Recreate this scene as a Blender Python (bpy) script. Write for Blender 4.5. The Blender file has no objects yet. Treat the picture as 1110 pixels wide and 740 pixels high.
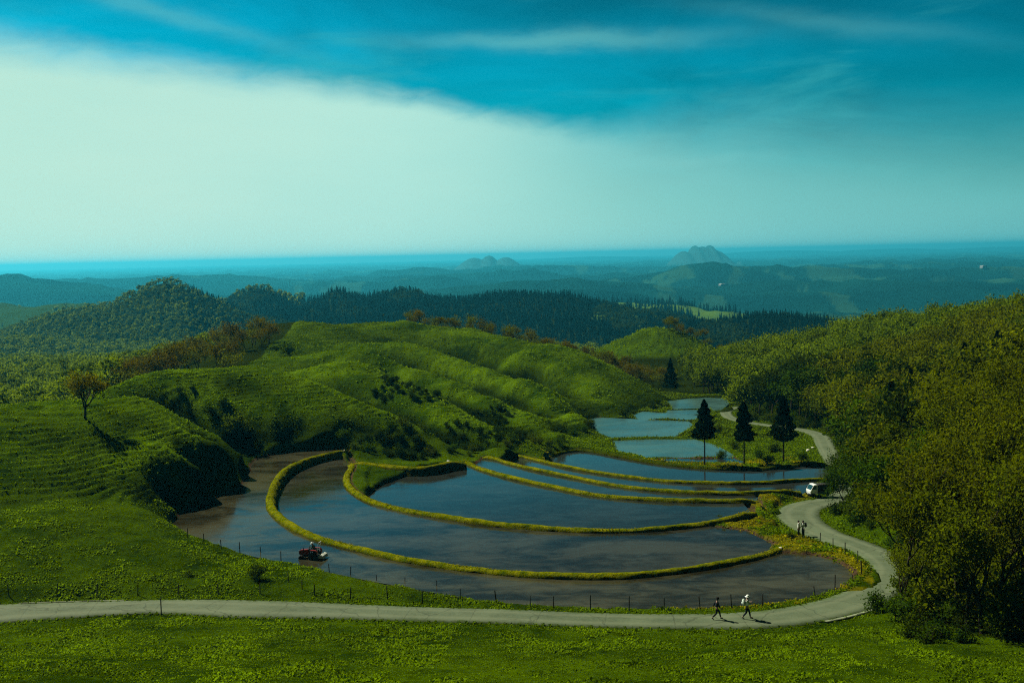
import bpy, math, random
import numpy as np

random.seed(7)
RNG = np.random.default_rng(11)
HAZE = 0.80e-4
SC = bpy.context.scene
COL = SC.collection

# ------------------------------------------------------------------ camera
CAMZ = 30.0
F = 1190.0
PITCH = math.atan(93.5 / F)
ROLL = math.atan(25 / 1110)
_up = np.array([0, math.sin(PITCH), math.cos(PITCH)])
_fw = np.array([0, math.cos(PITCH), -math.sin(PITCH)])
_X = np.array([1.0, 0, 0])
CR = math.cos(ROLL) * _X - math.sin(ROLL) * _up
CU = math.sin(ROLL) * _X + math.cos(ROLL) * _up
CF = _fw


def ray(px, py):
    return CF + CR * ((px - 555) / F) - CU * ((py - 370) / F)


def PD(px, py, d):
    """point seen at (px, py) at depth d"""
    r = ray(px, py)
    r = r * (d / r[1])
    return np.array([r[0], r[1], r[2] + CAMZ])


def PZ(px, py, H):
    """point seen at (px, py) lying H below the camera height"""
    r = ray(px, py)
    r = r * (-H / r[2])
    return np.array([r[0], r[1], CAMZ - H])


def PH(px, d, H):
    """point in column px at depth d, H below the camera"""
    py = 400.0
    for _ in range(6):
        p = PD(px, py, d)
        py += ((p[2] - CAMZ) + H) / d * F
    return PD(px, py, d)


# ------------------------------------------------------------------ noise
def _hash(i, j, s):
    h = (i.astype(np.int64) * 374761393 + j.astype(np.int64) * 668265263 + s * 974634777) & 0xFFFFFFFF
    h = ((h ^ (h >> 13)) * 1274126177) & 0xFFFFFFFF
    h = h ^ (h >> 16)
    return (h & 0xFFFFFF) / float(0xFFFFFF)


def vnoise(x, y, s=0):
    xi = np.floor(x); yi = np.floor(y)
    fx = x - xi; fy = y - yi
    fx = fx * fx * fx * (fx * (fx * 6 - 15) + 10); fy = fy * fy * fy * (fy * (fy * 6 - 15) + 10)
    a = _hash(xi, yi, s); b = _hash(xi + 1, yi, s); c = _hash(xi, yi + 1, s); d = _hash(xi + 1, yi + 1, s)
    return (a * (1 - fx) + b * fx) * (1 - fy) + (c * (1 - fx) + d * fx) * fy


def fbm(x, y, o=4, s=0):
    t = 0; a = 0.5; n = 0
    for k in range(o):
        t = t + a * vnoise(x, y, s + k * 17); n += a
        x = x * 2.03 + 11.3; y = y * 2.03 + 5.7; a *= 0.5
    return t / n


def sstep(a, b, x):
    t = np.clip((x - a) / (b - a), 0, 1)
    return t * t * (3 - 2 * t)


# ------------------------------------------------------------------ polyline tools
def catmull(P, step):
    P = np.asarray(P, float)
    Q = np.vstack([2 * P[0] - P[1], P, 2 * P[-1] - P[-2]])
    out = []
    for i in range(1, len(Q) - 2):
        p0, p1, p2, p3 = Q[i - 1], Q[i], Q[i + 1], Q[i + 2]
        n = max(2, int(np.linalg.norm(p2 - p1) / step))
        for k in range(n):
            t = k / n
            out.append(0.5 * ((2 * p1) + (-p0 + p2) * t + (2 * p0 - 5 * p1 + 4 * p2 - p3) * t * t + (-p0 + 3 * p1 - 3 * p2 + p3) * t ** 3))
    out.append(P[-1])
    out = np.array(out)
    seg = np.linalg.norm(np.diff(out, axis=0), axis=1); s = np.concatenate([[0], np.cumsum(seg)])
    m = max(3, int(s[-1] / step))
    t = np.linspace(0, s[-1], m)
    return np.stack([np.interp(t, s, out[:, k]) for k in range(out.shape[1])], 1)


def smooth_line(P, n=6):
    P = P.copy()
    for _ in range(n):
        P[1:-1] = 0.25 * P[:-2] + 0.5 * P[1:-1] + 0.25 * P[2:]
    return P


def line_w(pts, H, step=0.8, sm=6):
    return smooth_line(catmull([PZ(px, py, H) for px, py in pts], step), sm)


def seg_dist(x, y, P, closed=False, extra=None):
    """distance of points to a polyline, with the interpolated extra values of the nearest spot"""
    P = np.asarray(P)
    best = np.full(x.shape, 1e9); ex = np.zeros(x.shape)
    n = len(P) if closed else len(P) - 1
    for i in range(n):
        a = P[i]; b = P[(i + 1) % len(P)]
        dx, dy = b[0] - a[0], b[1] - a[1]
        L = dx * dx + dy * dy + 1e-12
        t = np.clip(((x - a[0]) * dx + (y - a[1]) * dy) / L, 0, 1)
        d = (x - a[0] - t * dx) ** 2 + (y - a[1] - t * dy) ** 2
        m = d < best
        best = np.where(m, d, best)
        if extra is not None:
            ex = np.where(m, extra[i] * (1 - t) + extra[(i + 1) % len(P)] * t, ex)
    return np.sqrt(best), ex


def inside(x, y, P):
    r = np.zeros(x.shape, bool)
    n = len(P)
    for i in range(n):
        x1, y1 = P[i][0], P[i][1]; x2, y2 = P[(i + 1) % n][0], P[(i + 1) % n][1]
        if y1 == y2:
            continue
        c = ((y1 > y) != (y2 > y)) & (x < (x2 - x1) * (y - y1) / (y2 - y1) + x1)
        r ^= c
    return r


# ------------------------------------------------------------------ layout of the terraces
HA, HB, HC, HD, HE, HF = 28.5, 29.2, 30.0, 30.9, 31.8, 32.8
HG2, HG, HH, HI, HJ, HK = 34.0, 34.4, 35.5, 36.4, 36.9, 37.5
R_ = 0.35
AB = line_w([(380, 487), (357, 490), (337, 495), (319, 502), (306, 510.5), (297.5, 523), (292.5, 538), (295, 551), (306, 561), (321.5, 571),
             (342, 580), (362, 585.6), (387, 591.8), (418, 599.5), (456, 606.8), (506, 613.7), (557, 619), (607, 622), (658, 622.5),
             (690, 621), (720, 617.5), (745, 615), (770.5, 611), (796, 606), (821, 600.6), (839, 595.5), (851, 591.5), (863, 586)], HA - R_)
BC = line_w([(378, 501), (384, 503.5), (380, 507), (376, 514), (377, 524), (387, 533), (402, 541), (422, 547), (456, 554), (494, 560), (531.6, 565.6),
             (569.5, 569), (607.5, 571.7), (658, 573), (690, 572.5), (724.5, 570), (756, 566.7), (777, 563.6), (803, 556), (818, 551)], HB - R_)
CB = line_w([(380, 500), (392, 500.5), (405, 502), (425, 504), (443, 506), (468.5, 505), (486, 500.4), (506, 499)], HB - R_, sm=3)
CD = line_w([(503, 498), (519, 505.5), (544, 513), (569.5, 519.4), (607.5, 527), (646, 534.5), (698, 539), (750.6, 541), (803, 541.4), (824, 540.3)], HC - R_)
DE = line_w([(516.5, 494), (531.6, 494), (552, 500.4), (582, 507.5), (620, 515), (659, 522.8), (698, 528), (737.6, 531.5), (777, 532.8), (816, 532.8), (868, 529.5)], HD - R_)
EF = line_w([(542, 492.5), (557, 491.6), (572, 494.5), (595, 500), (620, 505.5), (652, 511), (685, 515.3), (724.5, 519.7), (777, 522), (829, 521.6), (881, 518), (905, 517)], HE - R_)
FG = line_w([(597, 493), (607.5, 489), (628, 486), (648, 488.5), (672, 493), (711, 500), (750.6, 504.6), (790, 506.7), (829, 506.7), (855, 504), (881, 501), (904, 503)], HF - R_)
GG = line_w([(703, 496), (740, 496.5), (793, 495.5)], HG - .2, sm=0)
GH = line_w([(660, 477.3), (700, 477.8), (753, 475.5)], HH - .3, sm=0)
HI_ = line_w([(644, 452), (690, 455), (745, 457.5)], HI - .2, sm=0)
IJ = line_w([(720, 450), (740, 450.6), (760, 451)], HJ - .2, sm=0)
JK = line_w([(728, 445), (745, 445), (770, 444.5)], HK - .2, sm=0)


def W(pts, H):
    return np.array([PZ(a, b, H) for a, b in pts])


def near_i(L, px, py, H):
    p = PZ(px, py, H)
    return int(np.argmin(np.hypot(L[:, 0] - p[0], L[:, 1] - p[1])))


POLY = {}
outA = catmull(W([(374, 486), (345, 488), (318, 490.5), (292, 494), (277, 500), (273, 510), (268, 521), (256, 531), (230.5, 543), (210, 551), (195, 560), (188, 570), (200, 579), (220, 586), (246, 594),
                  (268, 600), (289, 605), (321.5, 611), (357, 619), (395, 627), (433, 634), (481, 643), (505, 648), (540, 654), (600, 658), (660, 659.5), (720, 659), (791, 658), (821, 654.6), (861.5, 649.5),
                  (892, 641.5), (912, 632.7), (921, 626), (920, 619), (907, 610), (892, 604.5), (871.6, 601), (852, 600)], HA), 1.0)
POLY['A'] = (np.vstack([outA, AB[:near_i(AB, 846, 593, HA - R_)][::-1]]), HA)
POLY['B'] = (np.vstack([AB[:near_i(AB, 838, 596, HA - R_)], W([(836, 590), (829, 583), (808, 576), (783, 571.5), (765, 570)], HB), BC[4:near_i(BC, 756, 566.7, HB - R_)][::-1], W([(370, 495)], HB)]), HB)
POLY['C'] = (np.vstack([BC[near_i(BC, 402, 541, HB - R_):], W([(820, 546)], HC), CD[3:near_i(CD, 810, 541.4, HC - R_)][::-1], W([(498, 503.5), (468, 508), (440, 515.5), (418, 525), (407, 531), (402, 537)], HC)]), HC)
POLY['D'] = (np.vstack([CD[2:], DE[2:near_i(DE, 826, 532, HD - R_)][::-1]]), HD)
POLY['E'] = (np.vstack([DE[near_i(DE, 545, 498, HD - R_):], EF[near_i(EF, 562, 492, HE - R_):near_i(EF, 893, 517.5, HE - R_)][::-1]]), HE)
POLY['F'] = (np.vstack([EF[near_i(EF, 592, 499, HE - R_):], W([(912, 512)], HF), FG[1:][::-1]]), HF)
POLY['G2'] = (W([(728, 497), (760, 497.3), (795, 496.5), (806, 500), (806, 508), (725, 505), (700, 500)], HG2), HG2)
POLY['G'] = (W([(669.6, 478), (700, 477), (750.6, 477), (765, 481), (777, 486), (790, 494), (792, 496.5), (709, 497.5), (690, 494), (676, 490)], HG), HG)
POLY['H'] = (W([(638, 459), (641, 455), (649, 453), (700, 455.5), (743, 457), (746, 460), (735, 469), (724.5, 474.5), (740, 476.5), (672, 478.5), (651, 471), (640, 464)], HH), HH)
POLY['I'] = (W([(690.5, 450), (698, 446.4), (727, 448.7), (756, 450.5), (745, 457.3), (698, 456)], HI), HI)
POLY['J'] = (W([(727, 445), (758, 444.4), (760, 450.5), (725, 450)], HJ), HJ)
POLY['K'] = (W([(727, 435), (745, 432.6), (766, 431.4), (782, 432), (787, 436), (777, 444.5), (735, 445), (731, 439)], HK), HK)

# ------------------------------------------------------------------ the road: left edge as seen, height, width
RD = [(-320, 664, 27.2, 5), (-160, 660, 27.3, 5), (0, 655, 27.6, 4.9), (40, 653.5, 27.7, 4.5), (90, 652, 27.75, 4.1), (135, 651, 27.8, 3.7), (189, 649.7, 27.9, 3.4), (245, 650, 27.95, 4.0), (300, 651, 28, 4.2), (368, 654, 28, 3.6),
      (449, 657.6, 28, 3.3), (557, 660.5, 28, 3.2), (640, 664, 28, 3.2), (720, 665.5, 28, 3.2), (770, 665, 28, 3.4), (821, 662.5, 28, 3.8), (861.5, 656.5, 28.1, 4.0), (897, 648, 28.25, 4.0),
      (922, 638, 28.4, 3.8), (940, 626, 28.6, 3.4), (946, 617, 28.8, 3.2), (938, 607, 29.1, 3.4), (922, 597, 29.5, 3.7), (897, 588.5, 29.9, 4.0), (877, 582, 30.2, 4.2), (861.5, 575, 30.5, 4.5), (847, 566, 30.9, 4.8),
      (841, 557, 31.1, 5.0), (849, 548, 31.35, 4.8), (870, 542.5, 31.6, 4.4), (890, 539.5, 31.8, 4.0), (906, 530, 32.2, 3.4), (905, 517, 32.8, 3.2), (893, 500, 33.5, 3.2), (884, 484, 34.6, 3.4), (878, 472, 35.5, 3.4),
      (860, 466, 35.9, 3.0), (829, 462, 36.3, 2.8), (803, 458, 36.8, 2.8), (786, 453.5, 37.1, 2.8), (780, 447, 37.5, 2.8), (788, 442, 37.8, 2.8), (806, 440, 38, 2.8)]
_r = np.array([list(PZ(a, b, h)) + [w] for a, b, h, w in RD])
RL = smooth_line(catmull(_r, 0.6), 10)
_t = np.gradient(RL[:, :2], axis=0); _t /= np.linalg.norm(_t, axis=1)[:, None]
_n = np.stack([_t[:, 1], -_t[:, 0]], 1)
for _ in range(25):
    _n[1:-1] = .25 * _n[:-2] + .5 * _n[1:-1] + .25 * _n[2:]
_n /= np.linalg.norm(_n, axis=1)[:, None]
RN = _n.copy()
RC = RL[:, :3].copy(); RC[:, :2] += _n * RL[:, 3:4] * .5      # centre line
RHW = RL[:, 3] * .5

# ------------------------------------------------------------------ height field control points
CP = []


def vis(l):
    for a, b, d in l: CP.append(PD(a, b, d))


def hid(l):
    for a, d, h in l: CP.append(PH(a, d, h))


for a in range(-500, 1700, 200):
    hid([(a, 1.0, 1.9), (a, 10, 5.6), (a, 30, 14.5)])
for a in (-400, -150, 0, 180, 370, 555, 740, 930, 1110, 1300, 1500):
    vis([(a, 742, 57), (a, 712, 67 if a < 900 else 66)])
    vis([(a, 822, 44)])
vis([(-60, 690, 80), (100, 676, 82.5), (300, 680, 81), (450, 681, 80.3), (600, 684, 79), (720, 688, 78), (850, 685, 77.5), (940, 675, 79)])
vis([(176, 668, 84.6), (1000, 672, 79), (1110, 684, 74), (1250, 680, 74)])
# meadow left of the near paddy
vis([(-60, 620, 92.5), (60, 630, 92.2), (150, 620, 94.5), (-60, 580, 101), (40, 590, 100), (130, 595, 100), (160, 572, 108), (20, 560, 107), (110, 560, 108.5), (180, 580, 107), (170, 557, 114),
     (260, 625, 93.5), (350, 635, 92), (420, 645, 90.5), (480, 652, 89)])
# mound with the lone tree
def mound(l):
    vis([(a, b, (lambda w: w + (d - w) * .74)(np.interp(a, [0, 130, 190, 222, 250, 262], [112, 114, 124, 128, 135.5, 139]))) for a, b, d in l])


def hill2(l):
    vis([(a, b, (lambda w: w + (d - w) * .72)(np.interp(a, [125, 200, 280, 470], [160, 158, 160, 166]))) for a, b, d in l])


vis([(0, 544, 112), (60, 542, 113), (120, 541, 116), (160, 545, 119), (-100, 552, 111)])
mound([(0, 500, 124), (60, 498, 126), (120, 500, 129), (170, 515, 127), (0, 465, 135), (60, 460, 138), (92, 451, 141), (140, 470, 140), (190, 490, 136), (225, 500, 137)])
mound([(-100, 442, 150), (0, 441, 150), (50, 438, 151), (92, 436, 152), (130, 434, 154), (157, 434, 155), (190, 450, 154), (222, 466, 151), (250, 482, 147), (262, 492, 145)])
vis([(268, 512, 144), (250, 528, 140), (222, 540, 133), (190, 554, 124)])
hid([(-200, 190, 33), (0, 185, 32), (60, 190, 32), (100, 190, 31), (0, 156, 24), (80, 157, 24), (-120, 156, 24), (130, 158, 24.5)])
hid([(165, 163, 24.5), (190, 163, 25.6), (215, 161, 26.4), (240, 158, 27), (258, 155, 27.5)])
vis([(222, 512, 130), (250, 498, 139), (200, 528, 126.5), (264, 492, 142.5), (175, 545, 121)])
# hill 2
hill2([(125, 427, 168), (163, 408, 176), (200, 400, 182), (240, 397, 187), (270, 398, 189), (300, 404, 188), (341, 417, 185), (366, 427, 182), (392, 439, 179), (430, 453, 176), (462, 470, 172),
     (200, 425, 171), (250, 425, 174), (300, 430, 174), (340, 445, 171), (230, 448, 165), (300, 460, 165), (360, 465, 166), (290, 480, 161), (340, 478, 163), (400, 474, 168), (430, 482, 167), (470, 487, 166)])
hid([(300, 202, 25), (250, 206, 24), (350, 198, 27), (400, 191, 29.8), (440, 186, 30.8), (490, 179, 31.6)])
# hill 3 and the spurs behind it
vis([(333, 400, 216), (361, 396, 217), (381, 396, 217), (404, 401, 214), (432, 412, 209), (467, 427, 201), (500, 445, 192), (530, 465, 184), (440, 432, 196), (470, 450, 188), (500, 470, 181), (550, 480, 176)])
hid([(360, 228, 26.4), (400, 228, 28), (440, 221, 30), (480, 213, 31), (520, 203, 31.8), (560, 193, 32.2)])
vis([(333, 387, 240), (354, 380, 243), (379, 380, 244), (417, 389, 239), (455, 404, 231), (493, 417, 223), (530, 432, 213), (570, 451, 203), (600, 468, 193)])
hid([(380, 257, 26.6), (430, 255, 28.6), (470, 248, 30.4), (510, 240, 31.8), (550, 229, 32.8), (590, 217, 33.3), (615, 204, 33.8)])
vis([(397, 376, 270), (442, 372, 273), (467, 379, 269), (493, 390, 262), (523, 400, 252), (566, 414, 240), (600, 429, 230), (625, 447, 217)])
hid([(440, 292, 27.8), (480, 287, 29.8), (520, 279, 31.4), (560, 268, 32.6), (600, 254, 33.6), (640, 238, 34.6)])
vis([(250, 362, 330), (270, 355, 330), (300, 350, 330), (350, 352, 325), (400, 352, 322), (430, 350, 320), (480, 357, 312), (509, 361, 307), (538, 368, 302), (581, 375, 296), (610, 377, 294), (638, 385, 289), (667, 403, 281),
     (696, 423, 272), (722, 437, 266), (600, 400, 272), (640, 420, 258), (670, 438, 250), (560, 390, 278), (640, 440, 238), (300, 372, 285), (260, 378, 280)])
hid([(130, 230, 27), (200, 230, 24.5), (260, 230, 23.8), (310, 232, 23.5), (60, 240, 33), (0, 240, 37), (-200, 240, 40), (150, 280, 31), (230, 290, 25)])
hid([(-250, 320, 44), (0, 320, 43), (100, 320, 41), (180, 340, 34), (0, 450, 50), (-250, 450, 50), (150, 450, 47), (250, 420, 38), (350, 420, 38), (450, 420, 39), (550, 400, 42), (620, 390, 45)])
for a in (-250, -60, 120, 300, 450, 600):
    hid([(a, 620, 60), (a, 820, 78)])
# foot of the hills at the ponds
vis([(280, 493, 160), (330, 486, 161), (400, 490, 164), (450, 497, 164), (500, 491, 168), (545, 487, 170), (580, 484, 174), (615, 478, 186), (630, 463, 207), (640, 452, 234), (690, 445, 250), (715, 440, 262)])
# cone hill and the valley before it
vis([(653, 381, 395), (682, 366, 402), (700, 359, 405), (718, 358, 407), (745, 366, 410), (770, 378, 410), (800, 392, 400), (650, 395, 370), (700, 385, 375), (690, 402, 350), (740, 395, 360), (640, 400, 340), (700, 418, 315), (760, 410, 335)])
hid([(700, 520, 62), (760, 520, 62), (650, 500, 60), (820, 480, 60), (730, 295, 38), (760, 295, 38.5), (800, 290, 38), (850, 300, 35)])
# wooded hill on the right
hid([(980, 90, 27.6), (1040, 90, 25.5), (1110, 92, 23.5), (1110, 110, 22), (1050, 112, 24.5), (1000, 115, 27), (960, 122, 29), (1110, 150, 23), (1040, 150, 26), (980, 150, 29), (940, 150, 31), (1110, 200, 22.5),
     (1040, 200, 26), (970, 200, 30), (930, 185, 33), (930, 215, 33), (900, 235, 34.5), (860, 250, 36), (830, 270, 36.5), (800, 310, 37), (1300, 100, 20), (1300, 150, 19), (1300, 220, 19), (1500, 150, 18), (1500, 300, 24)])
hid([(840, 330, 35.5), (870, 330, 33.5), (906, 330, 31), (950, 318, 28.8), (1000, 300, 26.2), (1060, 285, 23.8), (1110, 270, 22), (1250, 260, 20)])
hid([(900, 430, 52), (1000, 420, 50), (1110, 400, 48), (1300, 400, 48), (820, 420, 50)])
for a in (850, 1000, 1150, 1400):
    hid([(a, 620, 75), (a, 850, 95 if a > 900 else 84)])
# wooded peak, far left
vis([(180, 307, 1150), (165, 312, 1150), (150, 319, 1150), (130, 331, 1140), (110, 339, 1130), (75, 343, 1120), (40, 352, 1110), (5, 366, 1100), (200, 313, 1150), (222, 325, 1160), (240, 334, 1160), (265, 345, 1160),
     (0, 376, 960), (100, 378, 960), (200, 378, 960), (150, 350, 1060), (200, 345, 1060)])
hid([(180, 1400, 110), (100, 1400, 120), (0, 1400, 120), (-200, 1200, 110), (-200, 1500, 120)])
vis([(-60, 333, 1900), (30, 332, 1900), (110, 332, 1900)])
# dark cedar ridge
vis([(215, 329, 1520), (240, 330, 1520), (265, 319, 1520), (290, 321, 1510), (310, 331, 1500), (340, 335, 1500), (355, 320, 1500), (370, 317, 1500), (395, 328, 1500), (430, 319, 1500), (470, 323, 1500), (520, 325, 1500),
     (560, 325, 1500), (590, 325, 1500), (610, 322, 1500), (625, 322, 1500), (641, 329, 1500), (659, 333, 1490), (682, 340, 1480), (710, 345, 1460), (739, 351, 1440), (768, 358, 1420), (800, 362, 1400)])
vis([(280, 374, 1080), (360, 372, 1080), (440, 372, 1080), (520, 378, 1080), (600, 388, 1040), (680, 384, 1080), (760, 380, 1080), (400, 350, 1280), (520, 352, 1280), (620, 356, 1280), (300, 350, 1280)])
hid([(a, 1900, 150) for a in range(200, 660, 90)])
vis([(757, 366, 1180), (790, 351, 1200), (830, 348, 1200), (857, 346, 1200), (885, 348, 1200), (907, 352, 1200), (930, 357, 1200), (960, 368, 1200), (800, 376, 950), (860, 380, 950)])
hid([(700, 1750, 128), (780, 1750, 130), (860, 1600, 150), (950, 1600, 155), (1050, 1500, 150), (1200, 1500, 150)])
vis([(667, 328, 2300), (700, 328, 2300), (731, 332, 2300), (770, 336, 2300), (800, 341, 2300), (830, 346, 2300), (700, 336, 2000), (760, 344, 2000)])
hid([(a, 2900, 190) for a in range(-300, 1500, 150)])
hid([(a, 2300, 165) for a in (870, 1000, 1150, 1300, 200, 350, 500)] + [(a, 2300, 110) for a in (-300, -100, 50)])
# terraces and road
for L, h in ((AB, HA), (BC, HB), (CB, HB), (CD, HC), (DE, HD), (EF, HE), (FG, HF)):
    for p in L[::5]: CP.append(np.array([p[0], p[1], CAMZ - h + .12]))
for p in outA[::4]: CP.append(np.array([p[0], p[1], CAMZ - HA + .25]))
for k in ('G', 'H', 'I', 'K'):
    for p in POLY[k][0]: CP.append(np.array([p[0], p[1], p[2] + .3]))
for p in RC[::6]: CP.append(p.copy())
for a, b, h in ((807, 580, 29.2), (836, 580, 29.6), (850, 590, 29.2), (815, 562, 29.5), (835, 545, 30.2), (790, 568, 29.3), (880, 597, 28.6), (915, 608, 28.3), (856, 530, 31.3),
                (765, 500, 33.2), (809, 500, 33.2), (851, 497, 33.2), (780, 480, 34.2), (829, 478, 34.4), (760, 465, 35.6), (870, 490, 33.6), (800, 470, 35.6)):
    CP.append(PZ(a, b, h))
CP = np.array(CP)


def _uv(x, y):
    yy = np.maximum(y, -30.0) + 60.0
    return x / yy, np.log(yy)


_C2 = 0.012 ** 2
_cu, _cv = _uv(CP[:, 0], CP[:, 1])
# merge near duplicates
_keep = []
for i in range(len(CP)):
    ok = True
    for j in _keep:
        if (_cu[i] - _cu[j]) ** 2 + (_cv[i] - _cv[j]) ** 2 < 0.0035 ** 2:
            ok = False; break
    if ok: _keep.append(i)
CP = CP[_keep]; _cu = _cu[_keep]; _cv = _cv[_keep]
# trend in v removed so the kernel only carries the relief
_sc = np.exp(_cv)                       # relief grows with distance
_zr = (CP[:, 2] - CAMZ) / _sc
_A = np.sqrt((_cu[:, None] - _cu[None]) ** 2 + (_cv[:, None] - _cv[None]) ** 2 + _C2)
_n0 = len(CP)
_M = np.zeros((_n0 + 3, _n0 + 3)); _M[:_n0, :_n0] = _A - 2e-4 * np.eye(_n0)
_P = np.stack([np.ones(_n0), _cu, _cv], 1)
_M[:_n0, _n0:] = _P; _M[_n0:, :_n0] = _P.T
_w = np.linalg.solve(_M, np.concatenate([_zr, [0, 0, 0]]))
print('control points', _n0)


def base_height(x, y):
    out = np.empty(x.shape)
    xf, yf, of = x.ravel(), y.ravel(), out.ravel()
    wk = _w[:_n0].astype(np.float32); cu = _cu.astype(np.float32); cv = _cv.astype(np.float32)
    for i in range(0, len(xf), 20000):
        u, v = _uv(xf[i:i + 20000], yf[i:i + 20000])
        u = u.astype(np.float32); v = v.astype(np.float32)
        k = np.sqrt((u[:, None] - cu[None]) ** 2 + (v[:, None] - cv[None]) ** 2 + np.float32(_C2))
        r = k @ wk
        r = r.astype(float) + _w[_n0] + _w[_n0 + 1] * u + _w[_n0 + 2] * v
        of[i:i + 20000] = r * np.exp(v) + CAMZ
    return of.reshape(x.shape)


def far_height(x, y):
    H = np.interp(y, [2500, 4500, 9000, 16000, 40000], [185, 205, 218, 215, 200])
    rid = 1 - np.abs(2 * fbm(x / 1500, y / 620, 5, 5) - 1) * 2.6
    rid2 = fbm(x / 330, y / 260, 4, 9)
    amp = np.interp(y, [2500, 5000, 12000, 40000], [42, 85, 110, 60])
    z = CAMZ - H + amp * (rid * .9 - .1) + amp * .45 * (rid2 - .5)
    for px, py, d, s, b in ((690, 297, 5200, 380, 60), (860, 303, 5600, 420, 25), (20, 313, 4300, 260, 80), (-60, 311, 4400, 400, 90), (590, 303, 4000, 260, 35), (1010, 291, 7500, 700, 45), (940, 318, 3900, 220, 35),
                            (350, 303, 5200, 360, 40)):
        p = PD(px, py, d)
        top = p[2] - (CAMZ - np.interp(d, [2500, 4500, 9000, 16000, 40000], [185, 205, 218, 215, 200]))
        z = z + max(top, 10) * .55 * np.exp(-((x - p[0]) / (s * 1.7)) ** 2 - ((y - d) / s) ** 2)
    for px, py, d, s in ((450, 301, 5600, 260), (810, 320, 3300, 170), (985, 327, 3000, 200), (640, 313, 3500, 200), (900, 298, 7000, 380), (500, 293, 8500, 420), (740, 292, 8800, 520), (1040, 286, 9000, 600), (250, 301, 7000, 380),
                         (760, 305, 5000, 260), (1090, 303, 5200, 330), (560, 298, 6500, 300), (880, 312, 4200, 200), (1000, 305, 4900, 220), (100, 301, 6500, 350)):
        p = PD(px, py, d)
        top = p[2] - (CAMZ - np.interp(d, [2500, 4500, 9000, 16000, 40000], [185, 205, 218, 215, 200]))
        z = z + max(top, 10) * .6 * np.exp(-((x - p[0]) / (s * 2.6)) ** 2 - ((y - d) / (s * .8)) ** 2)
    for px, py, d, s in ((769, 265.6, 10500, 95), (753, 266.0, 10500, 90), (761, 267.2, 10500, 150), (776, 271.5, 10500, 150), (741, 272.2, 10500, 150), (530, 277.0, 10500, 150), (548, 278.8, 10500, 200), (514, 279.4, 10500, 220),
                         (840, 271.5, 26000, 2600), (960, 269.5, 26000, 2500), (1080, 267.5, 26000, 2600), (640, 278.0, 26000, 2400)):
        p = PD(px, py, d)
        z = np.maximum(z, CAMZ - 210 + (p[2] - CAMZ + 210) * np.exp(-((x - p[0]) / s) ** 2 - ((y - d) / 600) ** 2))
    return z


PB = {k: (P[:, 0].min() - 8, P[:, 0].max() + 8, P[:, 1].min() - 8, P[:, 1].max() + 8) for k, (P, h) in POLY.items()}


def hill_mask(x, y):
    """1 on the grazed grass hills on the left"""
    px = 555 + F * x / np.maximum(y, 1)
    fy = np.interp(px, [-300, 0, 130, 180, 270, 330, 500, 600, 640, 720], [109, 110, 114, 122, 158, 163, 171, 183, 215, 268])
    far = np.interp(px, [-300, 0, 130, 200, 260, 330, 620, 730], [158, 158, 166, 200, 225, 338, 305, 272])
    cone = ((px > 640) & (px < 795) & (y > 370) & (y < 416)) * 1.0
    return cone + sstep(0, 4, y - fy) * (1 - sstep(0, 6, y - far)) * (px < 735)


def terr_phase(x, y, z):
    w = z + 1.1 * (fbm(x / 14, y / 14, 3, 41) - .5) + .25 * (fbm(x / 2.2, y / 2.2, 2, 42) - .5)
    return (w / .44) % 1.0


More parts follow.
